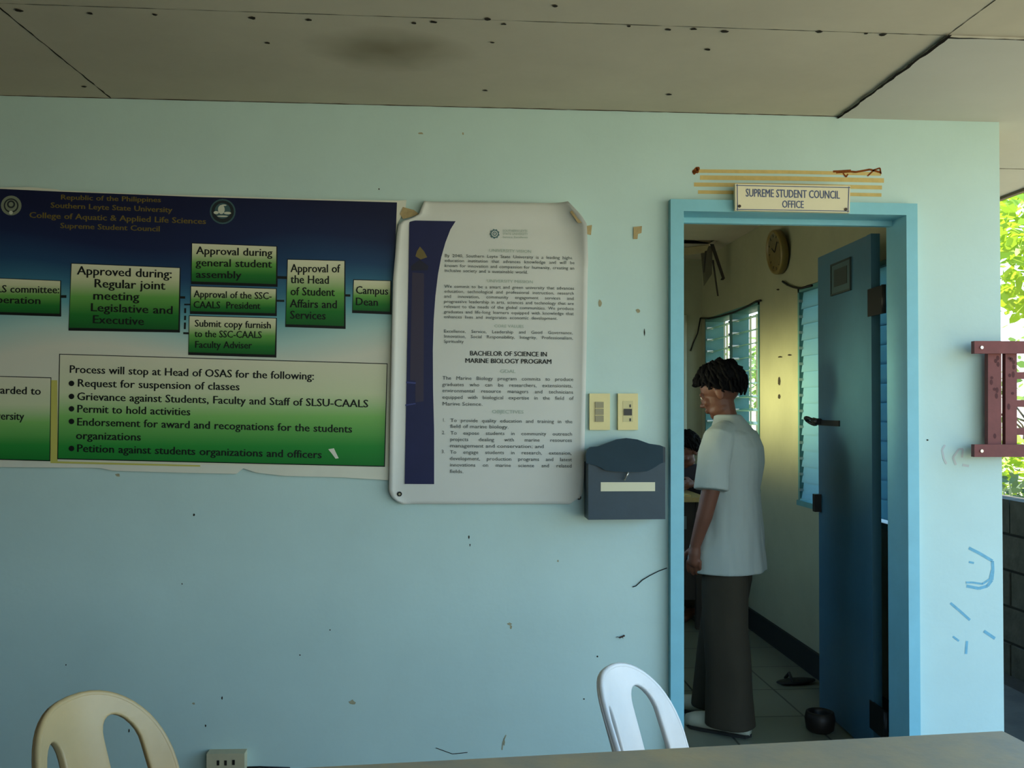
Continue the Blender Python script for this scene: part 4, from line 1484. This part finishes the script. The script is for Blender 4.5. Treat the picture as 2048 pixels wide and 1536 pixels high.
hair(person, HM, True, 3, 0.9)
# T-shirt: loose trunk plus sleeves, one cloth
sh = MB()
ell_loft(sh, [(0, 0.004, 0.672, 0.184, 0.158), (0, 0.002, 0.76, 0.180, 0.152), (0, -0.008, 0.90, 0.166, 0.134), (0, -0.016, 1.03, 0.156, 0.116), (0, -0.024, 1.14, 0.160, 0.118), (0, -0.026, 1.21, 0.160, 0.112), (0, -0.024, 1.265, 0.142, 0.094), (0, -0.014, 1.305, 0.105, 0.074), (0, -0.004, 1.335, 0.064, 0.062), (0, 0.002, 1.350, 0.055, 0.056)], 32)
for sx in (-1, 1):
    rings = []
    for t, (x, y, z, r) in enumerate(((0.10, -0.014, 1.27, 0.060), (0.15, -0.012, 1.255, 0.066), (0.185, -0.010, 1.19, 0.068), (0.203, -0.006, 1.11, 0.070), (0.212, -0.002, 1.035, 0.074))):
        ax = V((0.9, 0, -0.45)).normalized() if t == 0 else (V((0.6, 0, -0.8)).normalized() if t == 1 else V((0.2, 0.05, -1)).normalized())
        u = V((0, 1, 0))
        v_ = ax.cross(u).normalized()
        rings.append([V((sx * (x + (v_ * math.sin(k * math.pi / 10)).x * r * 0.9), y + math.cos(k * math.pi / 10) * r, z + (v_ * math.sin(k * math.pi / 10)).z * r * 0.9)) for k in range(20)])
    sh.loft(rings)
for sx in (-1, 1):
    limb(sh, [(sx * 0.09, -0.018, 1.265), (sx * 0.150, -0.012, 1.235), (sx * 0.185, -0.010, 1.17)], [0.060, 0.068, 0.066])
shm = voxel(sh, 0.0055, 3)
for v in shm.bm.verts:      # folds
    c_ = v.co
    if c_.z < 1.28:
        f = noise.noise(V((c_.x * 9, c_.y * 9, c_.z * 2.2))) * 0.013 + noise.noise(V((c_.x * 20, c_.y * 20, c_.z * 7 + c_.x * 14))) * 0.007
        n_ = V((c_.x, c_.y, 0))
        if n_.length > 0.03:
            v.co += n_.normalized() * f
obj('t_shirt', shm, M_SHIRT, person, smooth=True)
# dark collar band and sleeve hems are part of the shirt's cut; trousers next
tr = MB()
for (x, pts) in ((-1, ((-0.068, -0.010, 0.80, 0.078), (-0.080, -0.015, 0.62, 0.092), (-0.09, -0.02, 0.45, 0.088), (-0.094, -0.035, 0.25, 0.088), (-0.097, -0.042, 0.035, 0.098))),
                 (1, ((0.068, -0.004, 0.80, 0.078), (0.080, 0.022, 0.62, 0.092), (0.09, 0.055, 0.45, 0.088), (0.094, 0.08, 0.25, 0.088), (0.097, 0.095, 0.04, 0.098)))):
    ell_loft(tr, [(a, b, c_, r * 0.95, r * 1.08) for a, b, c_, r in reversed(pts)], 24)
ell_loft(tr, [(0, -0.006, 0.70, 0.138, 0.098), (0, -0.008, 0.80, 0.130, 0.094), (0, -0.010, 0.90, 0.138, 0.098)], 28)
trm = voxel(tr, 0.0065, 4)
for v in trm.bm.verts:
    c_ = v.co
    f = noise.noise(V((c_.x * 8, c_.y * 8, c_.z * 5 + 3))) * 0.008 * (1.6 - c_.z * 1.4)
    v.co += V((f, f * 0.8, 0))
obj('trousers', trm, M_PANTS, person, smooth=True)
# shoes
for (fx, fy) in ((legL[-1][0], legL[-1][1]), (legR[-1][0], legR[-1][1])):
    mb = MB()
    rings = []
    for (y, hw, hh) in ((-0.085, 0.018, 0.03), (-0.07, 0.034, 0.052), (-0.02, 0.040, 0.066), (0.05, 0.041, 0.062), (0.11, 0.047, 0.050), (0.165, 0.043, 0.040), (0.20, 0.022, 0.026)):
        ring = []
        for k in range(16):
            a = k * 2 * math.pi / 16
            ring.append((fx + hw * math.cos(a), fy + y, max(0.0005, 0.5 * hh + 0.012 + (0.5 * hh + 0.012) * math.sin(a))))
        rings.append(ring)
    mb.loft(rings)
    s_ = obj('shoe', mb, M_SHOE, person, smooth=True)
    mb = MB()
    out = [(-0.09, 0.0), (-0.075, 0.036), (-0.02, 0.042), (0.05, 0.043), (0.11, 0.049), (0.165, 0.045), (0.205, 0.0)]
    pl_ = [(fx + w_, fy + y, 0.0) for y, w_ in out] + [(fx - w_, fy + y, 0.0) for y, w_ in reversed(out[1:-1])]
    mb.prism(pl_, (0, 0, 0.012))
    obj('sole', mb, M_SOLE, s_)

# ---- the second person, seated and bent over the desk
SX, SY = 1.69, 3.13
p2 = thing('person', (SX, SY, 0), 'person with black hair seated behind the office desk, bent over it', 'person', rz=math.radians(150))
b2 = MB()
ell_loft(b2, [(0, -0.02, 0.44, 0.15, 0.11), (0, -0.02, 0.52, 0.145, 0.10), (0, 0.0, 0.66, 0.125, 0.085), (0, 0.03, 0.80, 0.135, 0.088), (0, 0.05, 0.90, 0.140, 0.082), (0, 0.06, 0.955, 0.10, 0.06), (0, 0.065, 0.985, 0.05, 0.05)])
limb(b2, [(0, 0.06, 0.95), (0, 0.085, 1.01), (0, 0.10, 1.04)], [0.05, 0.046, 0.046])
HM2 = head_parts(b2, V((0, 0.115, 1.085)), math.radians(-25), math.radians(28), 0.95)
for sx in (-1, 1):
    limb(b2, [(sx * 0.155, 0.05, 0.92), (sx * 0.19, 0.08, 0.84), (sx * 0.19, 0.16, 0.880)], [0.048, 0.042, 0.036])
    limb(b2, [(sx * 0.19, 0.16, 0.880), (sx * 0.15, 0.24, 0.876), (sx * 0.10, 0.30, 0.874)], [0.036, 0.032, 0.023])
    hand(b2, (sx * 0.10, 0.30, 0.872), (-sx * 0.3, 1, 0.0), (-sx, 0.2, -0.35), (0, 0.2, 1), 0.95)
    limb(b2, [(sx * 0.085, 0.0, 0.49), (sx * 0.10, 0.20, 0.50), (sx * 0.10, 0.38, 0.49)], [0.085, 0.075, 0.056])
    limb(b2, [(sx * 0.10, 0.38, 0.49), (sx * 0.10, 0.37, 0.28), (sx * 0.10, 0.36, 0.07)], [0.056, 0.048, 0.036])
    limb(b2, [(sx * 0.10, 0.36, 0.045), (sx * 0.10, 0.43, 0.036), (sx * 0.10, 0.50, 0.028)], [0.036, 0.032, 0.026])
obj('body', voxel(b2, 0.0048, 3), M_SKIN, p2)
eyes(p2, HM2, M_SKIN)
hair(p2, HM2, True, 11, 1.3)
s2 = MB()
ell_loft(s2, [(0, -0.02, 0.46, 0.170, 0.125), (0, -0.01, 0.62, 0.150, 0.108), (0, 0.03, 0.80, 0.158, 0.110), (0, 0.05, 0.90, 0.158, 0.104), (0, 0.06, 0.955, 0.120, 0.078), (0, 0.07, 0.99, 0.064, 0.060)])
for sx in (-1, 1):
    limb(s2, [(sx * 0.13, 0.05, 0.925), (sx * 0.175, 0.065, 0.88), (sx * 0.195, 0.085, 0.835)], [0.062, 0.062, 0.060])
obj('shirt', voxel(s2, 0.007, 3), M_DARKC, p2, smooth=True)
t2 = MB()
ell_loft(t2, [(0, -0.02, 0.425, 0.165, 0.13), (0, -0.02, 0.56, 0.155, 0.115)])
for sx in (-1, 1):
    limb(t2, [(sx * 0.085, 0.0, 0.50), (sx * 0.10, 0.20, 0.505), (sx * 0.10, 0.38, 0.49), (sx * 0.10, 0.37, 0.28), (sx * 0.10, 0.36, 0.12)], [0.095, 0.086, 0.070, 0.064, 0.062])
obj('trousers', voxel(t2, 0.008, 3), M_PANTS, p2, smooth=True)
st = thing('stool', (SX, SY, 0), 'wooden stool under the seated person behind the desk', 'stool', rz=math.radians(150))
mb = MB().box((-0.17, -0.17, 0.375), (0.17, 0.15, 0.402))
obj('seat', mb, M_DWOOD, st, bevel=0.004)
for x in (-0.15, 0.12):
    for y in (-0.15, 0.10):
        obj('leg', MB().box((x, y, 0), (x + 0.03, y + 0.03, 0.375)), M_DWOOD, st)


# ================================================================== PORCH FURNITURE
# ---- monobloc chairs (local: +Y is forward)
def bend_pt(u, v):
    s = (v - 0.42)
    return V((u, -0.215 + 1.55 * u * u - 0.24 * s - 0.10 * s * s, v))


def make_chair(name, m, lab, group):
    t = thing(name, (0, 0, 0), lab, 'chair', group)
    # backrest: flat outline with two slots either side of a splat, then bent into its curve
    cu = bpy.data.curves.new('c', 'CURVE')
    cu.dimensions = '2D'
    cu.fill_mode = 'BOTH'
    cu.extrude = 0.004
    cu.bevel_depth = 0.0045
    cu.bevel_resolution = 2

    def spl(pts):
        s = cu.splines.new('POLY')
        s.points.add(len(pts) - 1)
        for q, (x, y) in zip(s.points, pts):
            q.co = (x, y, 0, 1)
        s.use_cyclic_u = True
    out = [(-0.215, 0.40)]
    for k in range(31):
        a = math.pi - math.pi * k / 30
        c_, s_ = math.cos(a), math.sin(a)
        out.append((0.205 * math.copysign(abs(c_) ** 0.80, c_), 0.615 + 0.225 * abs(s_) ** 0.86))
    out.append((0.215, 0.40))
    spl(out)
    for sx in (-1, 1):
        h_ = [(sx * 0.062, 0.44), (sx * 0.060, 0.60)]
        for k in range(13):
            a = math.pi - math.pi * k / 12
            h_.append((sx * (0.107 + 0.047 * math.cos(a)), 0.738 + 0.062 * math.sin(a) - 0.035 * (math.cos(a) * 0.5 + 0.5)))
        h_ += [(sx * 0.160, 0.60), (sx * 0.166, 0.44)]
        spl(h_)
    o = bpy.data.objects.new('c', cu)
    COL.objects.link(o)
    dg = bpy.context.evaluated_depsgraph_get()
    dg.update()
    me = bpy.data.meshes.new_from_object(o.evaluated_get(dg))
    bpy.data.objects.remove(o)
    bpy.data.curves.remove(cu)
    mb = MB()
    mb.bm.from_mesh(me)
    bpy.data.meshes.remove(me)
    bmesh.ops.remove_doubles(mb.bm, verts=mb.bm.verts[:], dist=0.0002)
    for k in range(-12, 13):
        bmesh.ops.bisect_plane(mb.bm, geom=mb.bm.verts[:] + mb.bm.edges[:] + mb.bm.faces[:], plane_co=(k * 0.0165, 0, 0), plane_no=(1, 0, 0))
    for k in range(14):
        bmesh.ops.bisect_plane(mb.bm, geom=mb.bm.verts[:] + mb.bm.edges[:] + mb.bm.faces[:], plane_co=(0, 0.43 + k * 0.03, 0), plane_no=(0, 1, 0))
    for v in mb.bm.verts:
        u, vv, w_ = v.co
        p = bend_pt(u, vv)
        nn = V((-3.1 * u, 1, 0.24)).normalized()
        # raised rim at the outer edge
        v.co = p + nn * w_
    for f in mb.bm.faces:
        f.smooth = True
        f.material_index = 0
    obj('backrest', mb, m, t)
    # rolled rim along the outer edge
    mb = MB()
    rim = []
    for (u, vv) in out:
        rim.append(bend_pt(u, vv) + V((0, 0.002, 0)))
    mb.tube(rim, 0.0075, 8)
    obj('back_rim', mb, m, t)
    # seat
    mb = MB()
    rings = []
    prof = [(-0.20, 0.205, 0.405), (-0.14, 0.215, 0.412), (0.0, 0.225, 0.418), (0.14, 0.228, 0.424), (0.21, 0.225, 0.420), (0.235, 0.215, 0.405)]
    for (y, hw, z) in prof:
        ring = []
        for k in range(13):
            x = -hw + 2 * hw * k / 12
            ring.append((x, y, z - 0.016 * (1 - (x / hw) ** 2)))
        for k in range(13):
            x = hw - 2 * hw * k / 12
            ring.append((x, y, z - 0.008 - 0.016 * (1 - (x / hw) ** 2)))
        rings.append(ring)
    mb.loft(rings)
    obj('seat', mb, m, t)
    for sx in (-1, 1):
        for (y0, y1) in ((0.205, 0.24), (-0.19, -0.27)):
            mb = MB()
            rr = []
            for (q, z, w_) in ((0, 0.415, 0.034), (0.5, 0.2, 0.028), (1, 0.0, 0.020)):
                x, y = sx * (0.205 + 0.035 * q), y0 + (y1 - y0) * q
                rr.append([(x - w_, y - w_, z), (x + w_, y - w_, z), (x + w_, y + w_, z), (x - w_, y + w_, z)])
            mb.loft(rr, smooth=False)
            obj('leg', mb, m, t, bevel=0.006)
    return t


def seat_at(t, px, py, delta):
    """stand the chair so that the middle of its top edge sits at this photo pixel"""
    t.scale = (0.94, 0.94, 0.94)
    top = bend_pt(0, 0.84) * 0.94
    a = math.radians(180 + delta)
    g = onZ(px, py, 0.845 * 0.94)
    r_ = Matrix.Rotation(a, 3, 'Z') @ top
    t.location = (g.x - r_.x, g.y - r_.y, 0)
    t.rotation_euler = (0, 0, a)


ch = make_chair('plastic_chair', M_WHITEP, 'white plastic chair with slotted back standing before the door frame', 'monobloc chairs behind the table')
seat_at(ch, 1214, 1334, 60)
ch2 = make_chair('plastic_chair', M_BEIGEP, 'beige plastic chair with slotted back at lower left of the porch', 'monobloc chairs behind the table')
seat_at(ch2, 135, 1394, 72)

# ---- table in the foreground
TZ = 0.77
c1 = onZ(2005, 1462, TZ)
c2 = onZ(600, 1536, TZ)
ex = (c1 - c2).normalized()
ey = V((ex.y, -ex.x, 0))
if ey.y > 0:
    ey = -ey
far_l = c1 - ex * 1.95
near_l, near_r = far_l + ey * 0.95, c1 + ey * 0.95
tb_ = thing('porch_table', ((far_l + near_r) / 2).xy.to_3d(), 'worn brown grey table whose top fills the bottom right of the view', 'table')
mb = MB().prism([far_l, c1, near_r, near_l], (0, 0, -0.025))
child('table_top', mb, M_TABLE, tb_, bevel=0.003)
ins = 0.09
corners = [far_l + ex * ins + ey * ins, c1 - ex * ins + ey * ins, near_r - ex * ins - ey * ins, near_l + ex * ins - ey * ins]
for p in corners:
    mb = MB()
    mb.prism([V((p.x, p.y, 0)) + d_ for d_ in (ex * -0.03 + ey * -0.03, ex * 0.03 + ey * -0.03, ex * 0.03 + ey * 0.03, ex * -0.03 + ey * 0.03)], (0, 0, TZ - 0.025))
    child('leg', mb, M_DWOOD, tb_)
for a_, b_ in ((0, 1), (1, 2), (2, 3), (3, 0)):
    A, B = corners[a_], corners[b_]
    dr = (B - A).normalized()
    nn = V((-dr.y, dr.x, 0)) * 0.011
    mb = MB()
    A2, B2 = A + dr * 0.032, B - dr * 0.032
    mb.prism([V((q.x, q.y, TZ - 0.105)) for q in (A2 + nn, B2 + nn, B2 - nn, A2 - nn)], (0, 0, 0.08))
    child('apron', mb, M_DWOOD, tb_)
# ================================================================== OUTSIDE, RIGHT
# maroon lattice railing fixed to the wall corner
def rect(x0, x1, y0, y1, yp, th):
    P, off = plate([(x0, y0), (x1, y0), (x1, y1), (x0, y1)], yp, yp + th)
    return MB().prism(P, off)


rb = onY(1948, 915, -0.03)
rail = thing('lattice_railing', (rb.x, -0.03, rb.z), 'maroon wooden slatted railing panel fixed across the wall corner at right', 'railing')
for (y0, y1) in ((682, 707), (889, 914)):
    child('rail', rect(1949, 2290, y0, y1, -0.075, 0.022), M_MAROON, rail, bevel=0.002)
rr = random.Random(9)
for (x0, x1) in ((1976, 2003), (2011, 2034), (2110, 2134), (2200, 2224)):
    mb = rect(x0, x1, 684, 912, -0.053, 0.022)
    for k in range(9):
        c = onY(rr.uniform(x0 + 5, x1 - 5), rr.uniform(715, 885), -0.0535)
        mb.disc(c, (1, 0, 0), (0, 0, 1), 0.006, 0.010 * rr.uniform(0.5, 1.3), 1, 8)
    child('post', mb, [M_MAROON, mat('knot_dark', (82, 34, 34), 0.7)], rail)
for yy in (744, 800, 856):
    child('slat', rect(2012, 2290, yy, yy + 14, -0.031, 0.014), M_MAROON, rail)
for (x, y) in ((1963, 695), (1963, 902)):
    c = onY(x, y, -0.075)
    child('bolt', MB().cyl(c, (0, -1, 0), 0.006, 0.004, 0, 10), M_STEEL, rail)
# hollow-block boundary wall running back beside the building
BX = 3.12
mb = MB()
mb.box((BX + 0.006, -0.3, -0.14), (BX + 0.14, 6.0, 0.86), 1)
rr = random.Random(2)
for row in range(5):
    y = -0.3 + (0.2 if row % 2 else 0.0)
    while y < 5.9:
        z = -0.12 + row * 0.2
        s_ = rr.uniform(0, 0.006)
        mb.box((BX - s_, y + 0.008, z + 0.008), (BX + 0.15, y + 0.392, z + 0.192), 0)
        y += 0.4
blk = tag(obj('block_wall', mb, [M_BLOCK, M_MORTAR], loc=(BX, 2.8, -0.14)), 'grey hollow block boundary wall at far right edge', 'wall')


def leaf_cloud(mb, c, r, n, size, rnd, mi=0):
    for _ in range(n):
        d_ = V((rnd.gauss(0, 1), rnd.gauss(0, 1), rnd.gauss(0, 1)))
        d_ = d_.normalized() * (rnd.random() ** 0.4)
        p = c + V((d_.x * r[0], d_.y * r[1], d_.z * r[2]))
        a = V((rnd.uniform(-1, 1), rnd.uniform(-1, 1), rnd.uniform(-0.6, 0.3))).normalized()
        b = a.orthogonal().normalized()
        b = Matrix.Rotation(rnd.uniform(0, 6.28), 3, a) @ b
        s_ = size * rnd.uniform(0.6, 1.3)
        mb.face([p, p + a * s_ * 0.35 + b * s_ * 0.24, p + a * s_ * 0.75 + b * s_ * 0.17, p + a * s_, p + a * s_ * 0.75 - b * s_ * 0.17, p + a * s_ * 0.35 - b * s_ * 0.24], mi)


def tree(name, base, h_, crown, n, size, lm, lab, cat, seed, group=None, stems=3):
    rnd = random.Random(seed)
    t = thing(name, base, lab, cat, group)
    base = V(base)
    mb = MB()
    mb.tube([base, base + V((0.03, 0.02, h_ * 0.35)), base + V((-0.04, 0.03, h_ * 0.7)), base + V((0, 0, h_))], [0.07 * h_ / 4 + 0.01, 0.05 * h_ / 4 + 0.008, 0.035 * h_ / 4 + 0.006, 0.01], 8)
    for k in range(stems * 2):
        a = rnd.uniform(0, 6.28)
        zz = h_ * rnd.uniform(0.45, 0.85)
        e = V((math.cos(a) * crown[0] * 0.8, math.sin(a) * crown[1] * 0.8, crown[2] * rnd.uniform(0.1, 0.7)))
        mb.tube([base + V((0, 0, zz)), base + V((0, 0, zz)) + e * 0.5 + V((0, 0, 0.05)), base + V((0, 0, zz)) + e], [0.018 * h_ / 4 + 0.004, 0.012 * h_ / 4 + 0.003, 0.004], 6)
    child('trunk', mb, M_BARK, t)
    mb = MB()
    leaf_cloud(mb, base + V((0, 0, h_ + crown[2] * 0.15)), crown, n, size, rnd)
    child('foliage', mb, lm, t)
    return t


tree('leafy_tree', (4.9, 3.6, -0.14), 2.75, (1.25, 1.2, 0.62), 2600, 0.13, M_LEAF, 'yellow green leafy tree hanging under the eave at right edge', 'tree', 4)
tree('shrub', (3.95, 2.7, -0.14), 0.75, (0.5, 0.6, 0.32), 900, 0.08, M_LEAF3, 'dark green shrub behind the block wall below the maroon railing', 'shrub', 6, stems=4)
tree('shrub', (4.6, 4.4, -0.14), 0.95, (0.6, 0.6, 0.36), 900, 0.10, M_LEAF, 'yellow green shrub showing through the slats of the maroon railing', 'shrub', 8, stems=4)
tree('sapling', (5.6, 5.4, -0.14), 1.75, (0.5, 0.5, 0.55), 110, 0.12, M_LEAF2, 'sparse sapling with few leaves against the white sky at right', 'tree', 12, stems=5)
tree('garden_tree', (4.3, 8.6, -0.14), 1.9, (0.8, 0.9, 0.6), 800, 0.13, M_LEAF2, 'small garden tree seen through the office window louvres', 'tree', 15)
